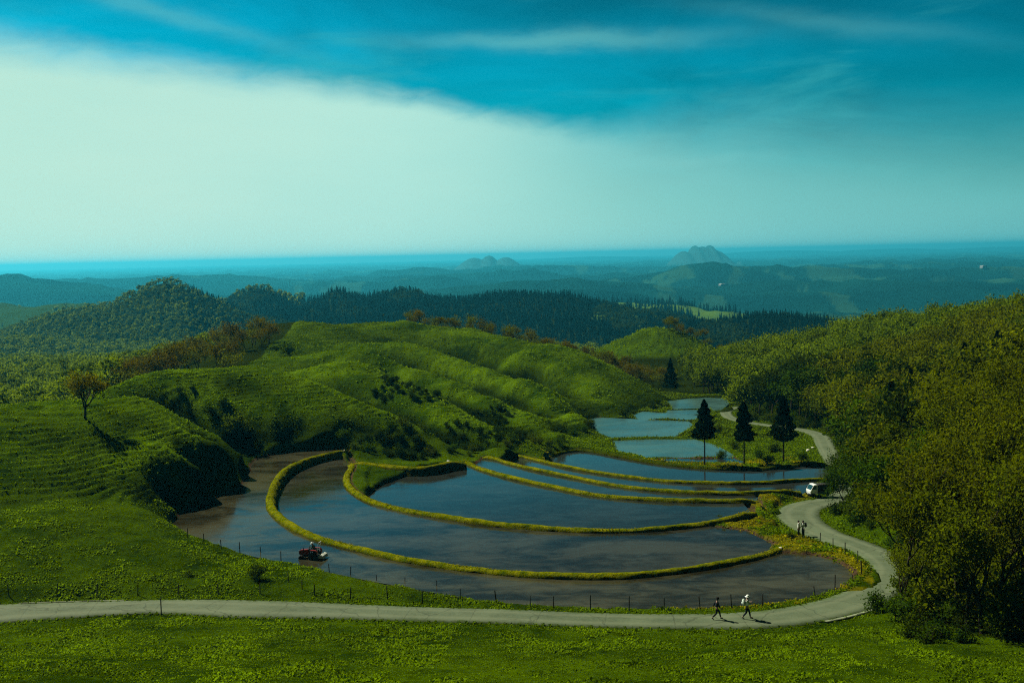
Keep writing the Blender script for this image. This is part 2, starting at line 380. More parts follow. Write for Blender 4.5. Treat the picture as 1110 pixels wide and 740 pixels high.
def ground(x, y, fine=True):
    x = np.asarray(x, float); y = np.asarray(y, float)
    z = base_height(x, np.minimum(y, 3600))
    fr = sstep(2500, 3500, y)
    m = fr > 0
    if m.any():
        z[m] = z[m] * (1 - fr[m]) + far_height(x[m], y[m]) * fr[m]
    # medium relief
    a = np.interp(y, [0, 60, 120, 180, 350, 1000, 3000], [0, .25, .3, .7, 1.2, 9, 12]) * (1 - fr)
    near = y < 3500
    if near.any():
        xx, yy = x[near], y[near]
        s = np.interp(yy, [0, 150, 400, 1200, 3500], [9, 12, 22, 80, 150])
        # fixed scales, blended
        n1 = fbm(xx / 10, yy / 10, 4, 21) - .5; n2 = fbm(xx / 85, yy / 85, 5, 31) - .5
        b = sstep(250, 700, yy)
        z[near] += a[near] * 2 * (n1 * (1 - b) + n2 * b)
    hm = hill_mask(x, y)
    m = hm > 0.01
    if m.any():
        xx, yy, zz = x[m], y[m], z[m]
        w = zz + 1.1 * (fbm(xx / 14, yy / 14, 3, 41) - .5) + .25 * (fbm(xx / 2.2, yy / 2.2, 2, 42) - .5)
        p = .44
        ph = (w / p) % 1.0
        st = (sstep(0.0, .38, ph) - ph)
        z[m] = zz + hm[m] * (st * p * (.45 + .9 * fbm(xx / 18, yy / 18, 2, 49) + 1.2 * (yy > 365)) + .24 * (fbm(xx / .9, yy / .9, 2, 43) - .5))
    lo = (~m) & (y < 400)
    if lo.any():
        z[lo] += .16 * (fbm(x[lo] / .8, y[lo] / .8, 2, 47) - .5)
    # road bed
    m = (y < 290) & (y > 60)
    if m.any():
        idx = np.where(m.ravel())[0]
        xf, yf, zf = x.ravel(), y.ravel(), z.ravel()
        d, ex = seg_dist(xf[idx], yf[idx], RC[::2], extra=RC[::2, 2])
        hw = seg_dist(xf[idx], yf[idx], RC[::6], extra=RHW[::6])[1] if len(idx) < 5e6 else 2.0
        t = sstep(hw + .25, hw + 2.6, d)
        zf[idx] = (ex - .04) * (1 - t) + zf[idx] * t
        z = zf.reshape(x.shape)
    # paddies
    for k, (P, h) in POLY.items():
        bx = PB[k]
        m = (x > bx[0]) & (x < bx[1]) & (y > bx[2]) & (y < bx[3])
        if not m.any(): continue
        xs, ys = x[m], y[m]
        ins = inside(xs, ys, P)
        st = 2 if len(P) > 40 else 1
        d = seg_dist(xs, ys, P[::st], closed=True)[0]
        d = np.where(ins, -d, d)
        if k in 'GHIJK': d = d - .8
        d = d + .5 * (fbm(xs / 1.3, ys / 1.3, 2, 51) - .5)
        lv = CAMZ - h
        zz = z[m]
        bank = np.maximum(zz, lv + .16)
        t = sstep(0, .9, d)
        zn = np.where(d <= 0, lv - .45 + .33 * sstep(-.7, 0, d), (lv - .12) * (1 - t) + np.where(d < 2.5, bank, zz) * t)
        # do not lift ground that belongs to a lower paddy
        zn = np.where(d < 0, zn, np.where(d < 2.5, zn, zz))
        z[m] = np.where((d > 0) & (zz < lv - .3), zz, zn)
    return z


def g1(x, y):
    return float(ground(np.array([x], float), np.array([y], float))[0])
# ------------------------------------------------------------------ mesh helpers
def mesh_np(name, V, Fc, mat=None, smooth=False, attrs=None, parent=None, mats=None, fmat=None):
    """V (n,3), Fc (m,k) array or list of such arrays"""
    me = bpy.data.meshes.new(name)
    V = np.asarray(V, np.float32)
    Fs = Fc if isinstance(Fc, list) else [Fc]
    Fs = [np.asarray(f, np.int32) for f in Fs if len(f)]
    me.vertices.add(len(V)); me.vertices.foreach_set('co', V.ravel())
    nl = sum(f.size for f in Fs); nf = sum(len(f) for f in Fs)
    me.loops.add(nl); me.loops.foreach_set('vertex_index', np.concatenate([f.ravel() for f in Fs]))
    me.polygons.add(nf)
    st = []; o = 0
    for f in Fs:
        st.append(o + np.arange(len(f)) * f.shape[1]); o += f.size
    me.polygons.foreach_set('loop_start', np.concatenate(st).astype(np.int32))
    if smooth: me.polygons.foreach_set('use_smooth', np.ones(nf, bool))
    me.update(calc_edges=True)
    for k, (ty, arr) in (attrs or {}).items():
        if ty == 'C':
            a = me.attributes.new(k, 'FLOAT_COLOR', 'POINT')
            c = np.ones((len(V), 4), np.float32); c[:, :3] = arr
            a.data.foreach_set('color', c.ravel())
        else:
            a = me.attributes.new(k, 'FLOAT', 'POINT'); a.data.foreach_set('value', np.asarray(arr, np.float32))
    for m in (mats or ([mat] if mat else [])): me.materials.append(m)
    if fmat is not None: me.polygons.foreach_set('material_index', np.asarray(fmat, np.int32))
    return me


def link(name, me, parent=None, loc=(0, 0, 0), rz=0.0, sc=1.0):
    o = bpy.data.objects.new(name, me); COL.objects.link(o)
    o.location = loc; o.rotation_euler = (0, 0, rz)
    o.scale = (sc, sc, sc) if not isinstance(sc, tuple) else sc
    if parent: o.parent = parent
    return o


def tag(o, label=None, cat=None, group=None, kind=None):
    if label: o['label'] = label
    if cat: o['category'] = cat
    if group: o['group'] = group
    if kind: o['kind'] = kind
    return o


class Nt:
    """small helper to write node trees"""
    def __init__(s, tree): s.t = tree; s.n = tree.nodes; s.l = tree.links; s.n.clear()

    def add(s, ty, **kw):
        n = s.n.new(ty)
        ins = kw.pop('ins', {})
        for k, v in kw.items(): setattr(n, k, v)
        for k, v in ins.items(): s.put(n, k, v)
        return n

    def put(s, n, k, v):
        sk = n.inputs[k]
        if isinstance(v, bpy.types.NodeSocket): s.l.new(v, sk)
        elif isinstance(v, bpy.types.Node): s.l.new(v.outputs[0], sk)
        else:
            if hasattr(sk, 'default_value') and hasattr(sk.default_value, '__len__') and not hasattr(v, '__len__'): v = (v,) * len(sk.default_value)
            if sk.type == 'RGBA' and len(v) == 3: v = (*v, 1)
            sk.default_value = v

    def math(s, op, a, b=0.0, c=None, clamp=False):
        n = s.add('ShaderNodeMath', operation=op, use_clamp=clamp)
        s.put(n, 0, a); s.put(n, 1, b)
        if c is not None: s.put(n, 2, c)
        return n.outputs[0]

    def vmath(s, op, a, b=(0, 0, 0)):
        n = s.add('ShaderNodeVectorMath', operation=op); s.put(n, 0, a); s.put(n, 1, b); return n.outputs[0]

    def mix(s, f, a, b, bt='MIX'):
        n = s.add('ShaderNodeMix', data_type='RGBA', blend_type=bt)
        s.put(n, 0, f); s.put(n, 6, a); s.put(n, 7, b); return n.outputs[2]

    def noise(s, vec, scale, detail=4, rough=.55, dist=0.0):
        n = s.add('ShaderNodeTexNoise'); s.put(n, 'Scale', scale); s.put(n, 'Detail', detail); s.put(n, 'Roughness', rough); s.put(n, 'Distortion', dist)
        if vec is not None: s.put(n, 'Vector', vec)
        return n.outputs[0]

    def ramp(s, f, stops, interp='LINEAR'):
        n = s.add('ShaderNodeValToRGB'); n.color_ramp.interpolation = interp
        e = n.color_ramp.elements
        while len(e) < len(stops): e.new(0.5)
        for i, (p, c) in enumerate(stops):
            e[i].position = p; e[i].color = (*c, 1) if hasattr(c, '__len__') else (c, c, c, 1)
        s.put(n, 0, f); return n.outputs[0]

    def mapr(s, v, a, b, c, d, smooth=False):
        n = s.add('ShaderNodeMapRange', interpolation_type='SMOOTHSTEP' if smooth else 'LINEAR')
        for i, q in enumerate((v, a, b, c, d)): s.put(n, i, q)
        return n.outputs[0]

    def attr(s, name): return s.add('ShaderNodeAttribute', attribute_name=name)


def new_mat(name):
    m = bpy.data.materials.new(name); m.use_nodes = True
    return m, Nt(m.node_tree)


def simple(name, col, rough=.6, metal=0., var=.15, scale=6., spec=.4):
    m, t = new_mat(name)
    co = t.add('ShaderNodeTexCoord').outputs['Object']
    n = t.noise(co, scale, 4)
    c = t.mix(t.mapr(n, .3, .7, 0, 1), tuple(v * (1 - var) for v in col), tuple(min(1, v * (1 + var)) for v in col))
    b = t.add('ShaderNodeBsdfPrincipled', ins={'Base Color': c, 'Roughness': rough, 'Metallic': metal, 'Specular IOR Level': spec})
    o = t.add('ShaderNodeOutputMaterial'); t.l.new(b.outputs[0], o.inputs[0])
    return m


# ------------------------------------------------------------------ materials of the land
def mat_ground():
    m, t = new_mat('ground')
    geo = t.add('ShaderNodeNewGeometry').outputs['Position']
    base = t.attr('cover').outputs['Color']
    n1 = t.noise(geo, 2.6, 6, .7); n2 = t.noise(geo, .22, 4, .6)
    k = t.math('MULTIPLY', t.mapr(n1, .3, .72, .45, 1.55), t.mapr(n2, .3, .7, .8, 1.2))
    c = t.vmath('MULTIPLY', base, t.add('ShaderNodeCombineXYZ', ins={0: k, 1: k, 2: k}).outputs[0])
    bump = t.add('ShaderNodeBump', ins={'Strength': .8, 'Distance': .25, 'Height': t.noise(geo, 3.1, 5, .7)})
    b = t.add('ShaderNodeBsdfPrincipled', ins={'Base Color': c, 'Roughness': .95, 'Specular IOR Level': 0.0, 'Normal': bump})
    o = t.add('ShaderNodeOutputMaterial'); t.l.new(b.outputs[0], o.inputs[0])
    return m


def mat_leaf(name, ca, cb, transl=.3, hue=.03, val=.25, cc=None):
    m, t = new_mat(name)
    tint = t.attr('tint').outputs['Fac']
    rnd = t.add('ShaderNodeObjectInfo').outputs['Random']
    c = t.mix(tint, ca, cb)
    if cc: c = t.mix(t.mapr(rnd, .35, .95, 0, .8), c, cc)
    hs = t.add('ShaderNodeHueSaturation', ins={'Hue': t.mapr(rnd, 0, 1, .5 - hue, .5 + hue), 'Value': t.mapr(t.math('FRACT', t.math('MULTIPLY', rnd, 7.13)), 0, 1, 1 - val, 1 + val), 'Color': c})
    b = t.add('ShaderNodeBsdfPrincipled', ins={'Base Color': hs, 'Roughness': .75, 'Specular IOR Level': 0.0})
    tr = t.add('ShaderNodeBsdfTranslucent', ins={'Color': t.mix(1.0, hs.outputs[0], (1.25, 1.2, .5), 'MULTIPLY')})
    mx = t.add('ShaderNodeMixShader', ins={0: transl, 1: b.outputs[0], 2: tr.outputs[0]})
    o = t.add('ShaderNodeOutputMaterial'); t.l.new(mx.outputs[0], o.inputs[0])
    return m


def mat_water(name, mud, rough=.06, patch=.5, spec=.5):
    m, t = new_mat(name)
    geo = t.add('ShaderNodeNewGeometry').outputs['Position']
    st = t.vmath('MULTIPLY', geo, (.5, 1.0, 1.0))
    n = t.noise(st, .11, 5, .6, .8); n2 = t.noise(st, .55, 5, .65, 1.2)
    f = t.mapr(t.math('ADD', t.math('MULTIPLY', n, .65), t.math('MULTIPLY', n2, .35)), .40, .62, 0, 1, True)
    col = t.mix(f, tuple(v * (1 - patch * .55) for v in mud), tuple(v * (1 + patch) for v in mud))
    w = t.noise(t.vmath('MULTIPLY', geo, (1.2, 3.2, 1)), 2.2, 4, .6)
    bump = t.add('ShaderNodeBump', ins={'Strength': t.mapr(n2, .35, .7, .02, .16), 'Distance': .06, 'Height': w})
    b = t.add('ShaderNodeBsdfPrincipled', ins={'Base Color': col, 'Roughness': t.mapr(n2, .3, .7, rough, rough * 2.6), 'IOR': 1.333, 'Specular IOR Level': spec, 'Normal': bump})
    o = t.add('ShaderNodeOutputMaterial'); t.l.new(b.outputs[0], o.inputs[0])
    return m


def mat_road():
    m, t = new_mat('road_concrete')
    u = t.attr('along').outputs['Fac']; v = t.attr('across').outputs['Fac']
    geo = t.add('ShaderNodeNewGeometry').outputs['Position']
    n = t.noise(geo, .35, 5, .6); n2 = t.noise(geo, 5, 4, .7)
    c = t.mix(t.mapr(n, .3, .7, 0, 1), (.038, .060, .028), (.085, .115, .062))
    c = t.mix(t.mapr(n2, .35, .7, 0, .45), c, (.12, .15, .082))
    # paler wheel tracks, dirt along the edges
    wt = t.math('ABSOLUTE', t.math('SUBTRACT', t.math('ABSOLUTE', v), .48))
    c = t.mix(t.mapr(wt, .0, .28, .35, 0, True), c, (.14, .165, .095))
    edge = t.math('ADD', t.math('ABSOLUTE', v), t.mapr(t.noise(geo, 1.3, 4, .7), .3, .7, -.22, .22))
    c = t.mix(t.mapr(edge, .78, 1.05, 0, .9, True), c, (.035, .06, .008))
    # joints between the slabs and cracks
    j = t.math('ABSOLUTE', t.math('SUBTRACT', t.math('FRACT', t.math('DIVIDE', t.math('ADD', u, t.math('MULTIPLY', n2, .25)), 5.2)), .5))
    c = t.mix(t.mapr(j, .490, .497, 0, .4), c, (.02, .03, .012))
    vo = t.add('ShaderNodeTexVoronoi', feature='DISTANCE_TO_EDGE'); t.put(vo, 'Scale', .17); t.put(vo, 'Vector', t.vmath('ADD', geo, t.add('ShaderNodeTexNoise', ins={'Scale': .8, 'Vector': geo}).outputs[1]))
    c = t.mix(t.mapr(vo.outputs[0], .003, .012, .5, 0), c, (.02, .03, .012))
    bump = t.add('ShaderNodeBump', ins={'Strength': .4, 'Distance': .03, 'Height': n2})
    b = t.add('ShaderNodeBsdfPrincipled', ins={'Base Color': c, 'Roughness': .85, 'Specular IOR Level': .2, 'Normal': bump})
    o = t.add('ShaderNodeOutputMaterial'); t.l.new(b.outputs[0], o.inputs[0])
    return m


M_GROUND = mat_ground()
M_ROAD = mat_road()

# ------------------------------------------------------------------ forest masks
FT_D = [60, 70, 74, 79, 87, 95, 109, 115, 124, 131, 139, 161, 185, 200, 208, 216, 224, 236, 250, 264, 285, 320, 400]
FT_P = [1400, 1150, 1050, 985, 982, 985, 978, 950, 920, 922, 932, 930, 925, 916, 905, 888, 868, 825, 803, 812, 790, 745, 735]


def pxof(x, y): return 555 + F * x / np.maximum(y, 1)


def right_wood(x, y):
    px = pxof(x, y)
    return (px > np.interp(y, FT_D, FT_P)) & (y > 73) & (y < 400) & (px < 1560)


def ground_colour(x, y, z):
    n = fbm(x / 7, y / 7, 4, 61); n3 = fbm(x / 1.7, y / 1.7, 3, 62)
    c = np.empty(x.shape + (3,))
    ga = np.array([.013, .030, .0002]); gb = np.array([.046, .084, .0006])
    t = np.clip((n * .6 + n3 * .4 - .3) / .4, 0, 1)[..., None]
    c[:] = ga * (1 - t) + gb * t
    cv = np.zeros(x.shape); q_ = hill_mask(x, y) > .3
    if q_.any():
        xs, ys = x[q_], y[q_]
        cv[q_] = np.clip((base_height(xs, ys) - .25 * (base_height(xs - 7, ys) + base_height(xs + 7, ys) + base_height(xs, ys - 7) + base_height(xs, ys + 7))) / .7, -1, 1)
    c = c * (.85 + .6 * cv[..., None])  # lit crests and shaded hollows put into the colour by curvature
    px = pxof(x, y)
    # woodland floor
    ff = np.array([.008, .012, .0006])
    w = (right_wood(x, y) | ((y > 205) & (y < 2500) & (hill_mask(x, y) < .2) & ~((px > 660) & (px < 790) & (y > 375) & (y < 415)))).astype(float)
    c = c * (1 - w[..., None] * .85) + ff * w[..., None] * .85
    # clearings in the valley and fields on the hill behind
    fl = ((y > 1300) & (y < 2600) & (px > 640) & (fbm(x / 90, y / 90, 3, 66) > .48)) | ((y > 1500) & (y < 2300) & (px < 150))
    c[fl & (px > 300)] = np.array([.06, .12, .01]); c[fl & (px < 300)] = np.array([.022, .05, .004])
    cn = (px > 640) & (px < 800) & (y > 372) & (y < 416) & (z > CAMZ - 46)
    c[cn] = (np.array([.028, .055, .001]) * (.5 + 1.1 * fbm(x / 9, y / 9, 4, 67)[..., None]))[cn]
    # dry yellow grass on the banks beside the water and the road
    yb = ((px > 770) & (px < np.interp(y, [90, 105, 120, 150], [950, 940, 880, 880])) & (y > 88) & (y < 170) & ~right_wood(x, y)).astype(float) * sstep(.36, .56, fbm(x / 2.6, y / 2.6, 3, 63))
    c = c * (1 - yb[..., None]) + np.array([.085, .085, .002]) * yb[..., None]
    # far plain: woods, bluish haze put into their colour, with pale fields between them
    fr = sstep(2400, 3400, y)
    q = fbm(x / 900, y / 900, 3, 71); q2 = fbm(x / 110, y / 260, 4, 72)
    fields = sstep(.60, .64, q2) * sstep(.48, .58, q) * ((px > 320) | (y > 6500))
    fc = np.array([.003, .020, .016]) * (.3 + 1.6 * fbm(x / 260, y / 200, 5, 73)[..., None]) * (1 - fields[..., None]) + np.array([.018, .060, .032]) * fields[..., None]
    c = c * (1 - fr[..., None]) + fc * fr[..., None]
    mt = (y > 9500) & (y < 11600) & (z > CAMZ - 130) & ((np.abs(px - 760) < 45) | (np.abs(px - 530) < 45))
    c[mt] = np.array([.030, .085, .085])  # peaks coloured pale teal so they look faded by haze
    # mud under and next to the water
    for k, (P, h) in POLY.items():
        bx = PB[k]; m = (x > bx[0]) & (x < bx[1]) & (y > bx[2]) & (y < bx[3]) & (z < CAMZ - h + .22) & (z > CAMZ - h - .6)
        if m.any():
            i = inside(x[m], y[m], P)
            d = seg_dist(x[m], y[m], P[::2], closed=True)[0]
            k2 = np.where(i | (d < .7), 1., 0.)[..., None]
            c[m] = c[m] * (1 - k2) + np.array([.05, .032, .018]) * k2
    return c


# ------------------------------------------------------------------ ground sheet
def rows():
    y = [-40, -20, -8, 1]
    def run(a, b, s):
        n = int((b - a) / s); return list(np.linspace(a, b, n, endpoint=False))[1:] if y[-1] == a else list(np.linspace(a, b, n, endpoint=False))
    y += run(1, 50, 1.2); y += run(50, 175, .33); y += run(175, 235, .42); y += run(235, 345, .8)
    v = 345.
    while v < 42000:
        y.append(v); v *= 1.009
    return np.array(y)


_ys = rows(); _s = np.linspace(-1, 1, 760)
_ts = .42 * _s + .2 * _s ** 3
GX = (_ys[:, None] + 60) * _ts[None]; GY = np.repeat(_ys[:, None], len(_ts), 1)
GZ = ground(GX, GY)
_n, _m = GX.shape
_i = np.arange((_n - 1) * (_m - 1)); _r0 = (_i // (_m - 1)) * _m + _i % (_m - 1)
gf = np.stack([_r0, _r0 + 1, _r0 + _m + 1, _r0 + _m], 1)
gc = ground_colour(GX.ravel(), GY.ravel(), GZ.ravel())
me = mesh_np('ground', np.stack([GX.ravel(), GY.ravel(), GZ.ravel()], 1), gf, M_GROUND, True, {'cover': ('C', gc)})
tag(link('ground', me), 'green rolling pasture and hills running out to a hazy plain', kind='structure')
print('ground', GX.shape)


# ------------------------------------------------------------------ road, kerb strips
def ribbon(P, hw, z_off, rng=None):
    t = np.gradient(P[:, :2], axis=0); t /= np.linalg.norm(t, axis=1)[:, None]
    n = np.stack([t[:, 1], -t[:, 0]], 1)
    k = np.array([-1.08, -1, -.667, -.333, 0, .333, .667, 1, 1.08])
    V = []; A = []; B = []
    s = np.concatenate([[0], np.cumsum(np.linalg.norm(np.diff(P[:, :2], axis=0), axis=1))])
    for q in k:
        wob = 1 + .06 * (fbm(s / 1.6, s * 0 + q * 5, 3, 81) - .5) * (abs(q) > .9)
        w = hw * q * wob
        V.append(np.stack([P[:, 0] + n[:, 0] * w, P[:, 1] + n[:, 1] * w, P[:, 2] + z_off + .05 * (1 - q * q) - (.35 if abs(q) > 1.01 else 0)], 1)); A.append(s); B.append(np.full(len(P), q))
    m = len(P); V = np.concatenate(V)
    i = np.arange(m - 1)
    Fq = np.concatenate([np.stack([j * m + i, (j + 1) * m + i, (j + 1) * m + i + 1, j * m + i + 1], 1) for j in range(len(k) - 1)])
    return V, Fq, np.concatenate(A), np.concatenate(B)


V, Fq, a, b = ribbon(RC, RHW, .02)
tag(link('road', mesh_np('road', V, Fq, M_ROAD, True, {'along': ('F', a), 'across': ('F', b)})), 'narrow pale concrete farm road curving round the paddies', kind='structure')

M_KERB = simple('kerb_concrete', (.15, .18, .10), .85, var=.5, scale=2)


def strip(name, side, i0, i1, w, h, off):
    P = RC[i0:i1]; hw = RHW[i0:i1]
    t = np.gradient(P[:, :2], axis=0); t /= np.linalg.norm(t, axis=1)[:, None]; n = np.stack([t[:, 1], -t[:, 0]], 1) * side
    prof = [(0, -.25), (0, h), (w, h), (w, -.25)]
    V = np.concatenate([np.stack([P[:, 0] + n[:, 0] * (hw + off + o), P[:, 1] + n[:, 1] * (hw + off + o), P[:, 2] + z], 1) for o, z in prof])
    m = len(P); i = np.arange(m - 1)
    Fq = np.concatenate([np.stack([j * m + i, (j + 1) * m + i, (j + 1) * m + i + 1, j * m + i + 1], 1) for j in range(3)])
    return link(name, mesh_np(name, V, Fq, M_KERB))


def ri(px, py, H):
    p = PZ(px, py, H); return int(np.argmin(np.hypot(RC[:, 0] - p[0], RC[:, 1] - p[1])))


tag(strip('kerb', -1, ri(20, 653, 27.6), ri(140, 650, 27.8), .12, .06, .03), 'pale concrete kerb on the far edge of the road', kind='structure')
tag(strip('gutter', 1, ri(885, 672, 28.1), ri(935, 655, 28.4), .3, .07, .03), 'pale concrete drain edge on the outer side of the road bend', kind='structure')

# ------------------------------------------------------------------ water
from mathutils import Vector
from mathutils.geometry import tessellate_polygon
M_WA = mat_water('muddy_water', (.026, .025, .013), .07, 1.0, .45)
M_WB = mat_water('brown_water', (.020, .020, .013), .045, .9, .38)
M_WC = mat_water('clear_water', (.015, .018, .015), .02, .4, .40)
M_WE = mat_water('strip_water', (.016, .020, .018), .012, .3, .42)
M_WD = mat_water('pond_water', (.035, .085, .080), .14, .3, .5)
WN = {'A': 'outermost muddy flooded paddy beside the grass meadow', 'B': 'second flooded paddy with brown patches inside the long outer bank', 'C': 'third flooded paddy with a dark smooth surface',
      'D': 'narrow flooded paddy strip, third from the cedars', 'E': 'narrow flooded paddy strip showing the cedar crown reflections', 'F': 'flooded paddy at the foot of the three cedars',
      'G2': 'small sliver of water behind the cedar bank', 'G': 'pond behind the first cedar, with thin bank at its near end', 'H': 'wide pond in the middle of the lower valley', 'I': 'thin pond strip under the grass hill foot',
      'J': 'small pond strip between two thin banks', 'K': 'farthest pond at the wood edge'}
for k, (P, h) in POLY.items():
    c = P.mean(0)
    Q = P[::2] if len(P) > 60 else P
    # widen a little so that the sheet ends inside the banks
    t = np.roll(Q, -1, 0)[:, :2] - np.roll(Q, 1, 0)[:, :2]; L = np.linalg.norm(t, axis=1)[:, None] + 1e-9
    n = np.stack([t[:, 1], -t[:, 0]], 1) / L
    ar = np.sum(Q[:, 0] * np.roll(Q[:, 1], -1) - np.roll(Q[:, 0], -1) * Q[:, 1])
    n *= np.sign(ar)
    Q2 = Q[:, :2] + n * (1.1 if k in 'GHIJK' else .25)
    tri = tessellate_polygon([[Vector((a, b, 0)) for a, b in Q2]])
    V = np.concatenate([Q2, np.full((len(Q2), 1), CAMZ - h)], 1)
    T = np.array([list(f) for f in tri])
    v1 = V[T[:, 1]] - V[T[:, 0]]; v2 = V[T[:, 2]] - V[T[:, 0]]
    fl = (v1[:, 0] * v2[:, 1] - v1[:, 1] * v2[:, 0]) < 0
    T[fl] = T[fl][:, ::-1]
    tag(link('paddy_water', mesh_np('paddy_water', V, T, M_WA if k == 'A' else M_WB if k == 'B' else M_WD if k in 'GHIJK' else M_WE if k in 'DEF' else M_WC)), WN[k], kind='structure')


# ------------------------------------------------------------------ banks between the paddies
def mat_bank(name, ca, cb):
    m, t = new_mat(name)
    geo = t.add('ShaderNodeNewGeometry').outputs['Position']
    n = t.noise(geo, 1.1, 5, .65); n2 = t.noise(geo, 6, 4, .7)
    c = t.mix(t.mapr(n, .35, .65, 0, 1), ca, cb)
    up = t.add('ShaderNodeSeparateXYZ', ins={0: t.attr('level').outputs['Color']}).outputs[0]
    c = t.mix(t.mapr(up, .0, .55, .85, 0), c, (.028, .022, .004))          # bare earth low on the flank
    c = t.mix(t.mapr(n2, .3, .7, 0, .6), c, (.025, .042, .001))
    bump = t.add('ShaderNodeBump', ins={'Strength': .9, 'Distance': .12, 'Height': n2})
    b = t.add('ShaderNodeBsdfPrincipled', ins={'Base Color': c, 'Roughness': .95, 'Specular IOR Level': 0.0, 'Normal': bump})
    o = t.add('ShaderNodeOutputMaterial'); t.l.new(b.outputs[0], o.inputs[0])
    return m


M_BANK = mat_bank('bank_grass', (.050, .080, .001), (.22, .22, .003))
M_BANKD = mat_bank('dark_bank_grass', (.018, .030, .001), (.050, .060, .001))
BANKTOP = []


def bank(P, top, drop, label, w=1.0, near=.95):
    """P centre line with z; top height above the near water is R_; drop to the lower paddy on the left hand side"""
    s = np.concatenate([[0], np.cumsum(np.linalg.norm(np.diff(P[:, :2], axis=0), axis=1))])
    P = np.stack([np.interp(np.arange(0, s[-1], .35), s, P[:, k]) for k in range(3)], 1)
    s = np.arange(len(P)) * .35
    t = np.gradient(P[:, :2], axis=0); t /= np.linalg.norm(t, axis=1)[:, None]; n = np.stack([-t[:, 1], t[:, 0]], 1)
    prof = [(-1.0 - max(0, near - .95) * .6, -near, 0), (-.72, -.42, .1), (-.6, -.2, .5), (-.42, -.02, 1), (-.15, .07, 1), (.15, .08, 1), (.4, .0, 1), (.58, -.18, .9), (.8, -.5 * drop / 1.3, .7), (1.0, -.85 * drop, .35), (1.25, -drop - .5, 0)]
    V = []; A = []
    en = sstep(0, 2.2, s) * sstep(0, 2.2, s[-1] - s)
    for q, (o, z, l) in enumerate(prof):
        ww = w * (1 + .30 * (fbm(s / 2.3, s * 0 + q, 3, 91) - .5) + .4 * (fbm(s / .9, s * 0 + q * 3, 2, 93) - .5)); zz = .16 * (fbm(s / 1.1, s * 0 + q * 2, 3, 92) - .5) + .26 * (fbm(s / 5, s * 0, 3, 94) - .5)
        V.append(np.stack([P[:, 0] + n[:, 0] * o * ww, P[:, 1] + n[:, 1] * o * ww, P[:, 2] + z * w + zz - .35 * (1 - en)], 1)); A.append(np.full((len(P), 3), l))
    m = len(P); i = np.arange(m - 1)
    Fq = np.concatenate([np.stack([j * m + i, j * m + i + 1, (j + 1) * m + i + 1, (j + 1) * m + i], 1) for j in range(len(prof) - 1)])
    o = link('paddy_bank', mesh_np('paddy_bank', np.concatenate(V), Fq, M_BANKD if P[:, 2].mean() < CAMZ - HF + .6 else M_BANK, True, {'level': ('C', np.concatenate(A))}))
    tag(o, label, kind='structure')
    BANKTOP.append((P, n, w, drop))
    return o


def LB(P, H):
    P = P.copy(); P[:, 2] = CAMZ - H + .35; return P


bank(LB(AB, HA), 0, HB - HA + .35, 'long outermost yellow grass bank curving round the second paddy', .74)
bank(LB(BC, HB), 0, HC - HB + .35, 'second yellow grass bank with a hooked left end', .74)
bank(LB(CB, HB), 0, .3, 'low green bank closing the third paddy on its far left', .8, 2.6)
bank(LB(CD, HC), 0, HD - HC + .35, 'third curved grass bank, in front of the narrow strips', .66)
bank(LB(DE, HD), 0, HE - HD + .35, 'fourth curved grass bank between the two narrow strips', .58)
bank(LB(EF, HE), 0, HF - HE + .35, 'fifth grass bank, nearest to the cedar paddy', .56)
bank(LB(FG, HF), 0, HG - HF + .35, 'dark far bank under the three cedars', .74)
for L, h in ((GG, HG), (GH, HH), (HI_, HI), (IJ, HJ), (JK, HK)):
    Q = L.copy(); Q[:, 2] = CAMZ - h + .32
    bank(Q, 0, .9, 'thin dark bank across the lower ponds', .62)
# ------------------------------------------------------------------ plant geometry
def tube(pts, rad, sides=6):
    pts = np.asarray(pts, float); n = len(pts)
    t = np.gradient(pts, axis=0); t /= np.linalg.norm(t, axis=1)[:, None] + 1e-9
    ref = np.array([0.13, 0.21, 1.0]) if abs(t[0][2]) < .8 else np.array([1.0, .1, .05])
    a = np.cross(t, ref); a /= np.linalg.norm(a, axis=1)[:, None]; b = np.cross(t, a)
    an = np.arange(sides) * 2 * np.pi / sides
    V = pts[:, None] + np.asarray(rad)[:, None, None] * (a[:, None] * np.cos(an)[None, :, None] + b[:, None] * np.sin(an)[None, :, None])
    i = np.arange(n - 1)[:, None] * sides; j = np.arange(sides)[None]; k = (np.arange(sides) + 1)[None] % sides
    Fq = np.stack([(i + j), (i + k), (i + k + sides), (i + j + sides)], -1).reshape(-1, 4)
    return V.reshape(-1, 3), Fq


def join(parts):
    V = []; Fc = []; o = 0
    for v, f in parts:
        V.append(v); Fc.append(f + o); o += len(v)
    return np.concatenate(V), np.concatenate(Fc)


def rdir(rng, n):
    v = rng.normal(size=(n, 3)); return v / np.linalg.norm(v, axis=1)[:, None]


def leaf_quads(rng, C, size, tint, elong=1.5, up=0.0):
    n = len(C); a = rdir(rng, n); a[:, 2] *= (1 - up); a /= np.linalg.norm(a, axis=1)[:, None]
    b = np.cross(a, rdir(rng, n)); b /= np.linalg.norm(b, axis=1)[:, None]
    s = (size * rng.uniform(.65, 1.35, n))[:, None] * .5
    e = a * s * elong; w = b * s
    V = np.stack([C - e, C + w * .9 - e * .1, C + e, C - w * .9 - e * .1], 1).reshape(-1, 3)
    return V, np.arange(n * 4).reshape(-1, 4), np.repeat(tint, 4)


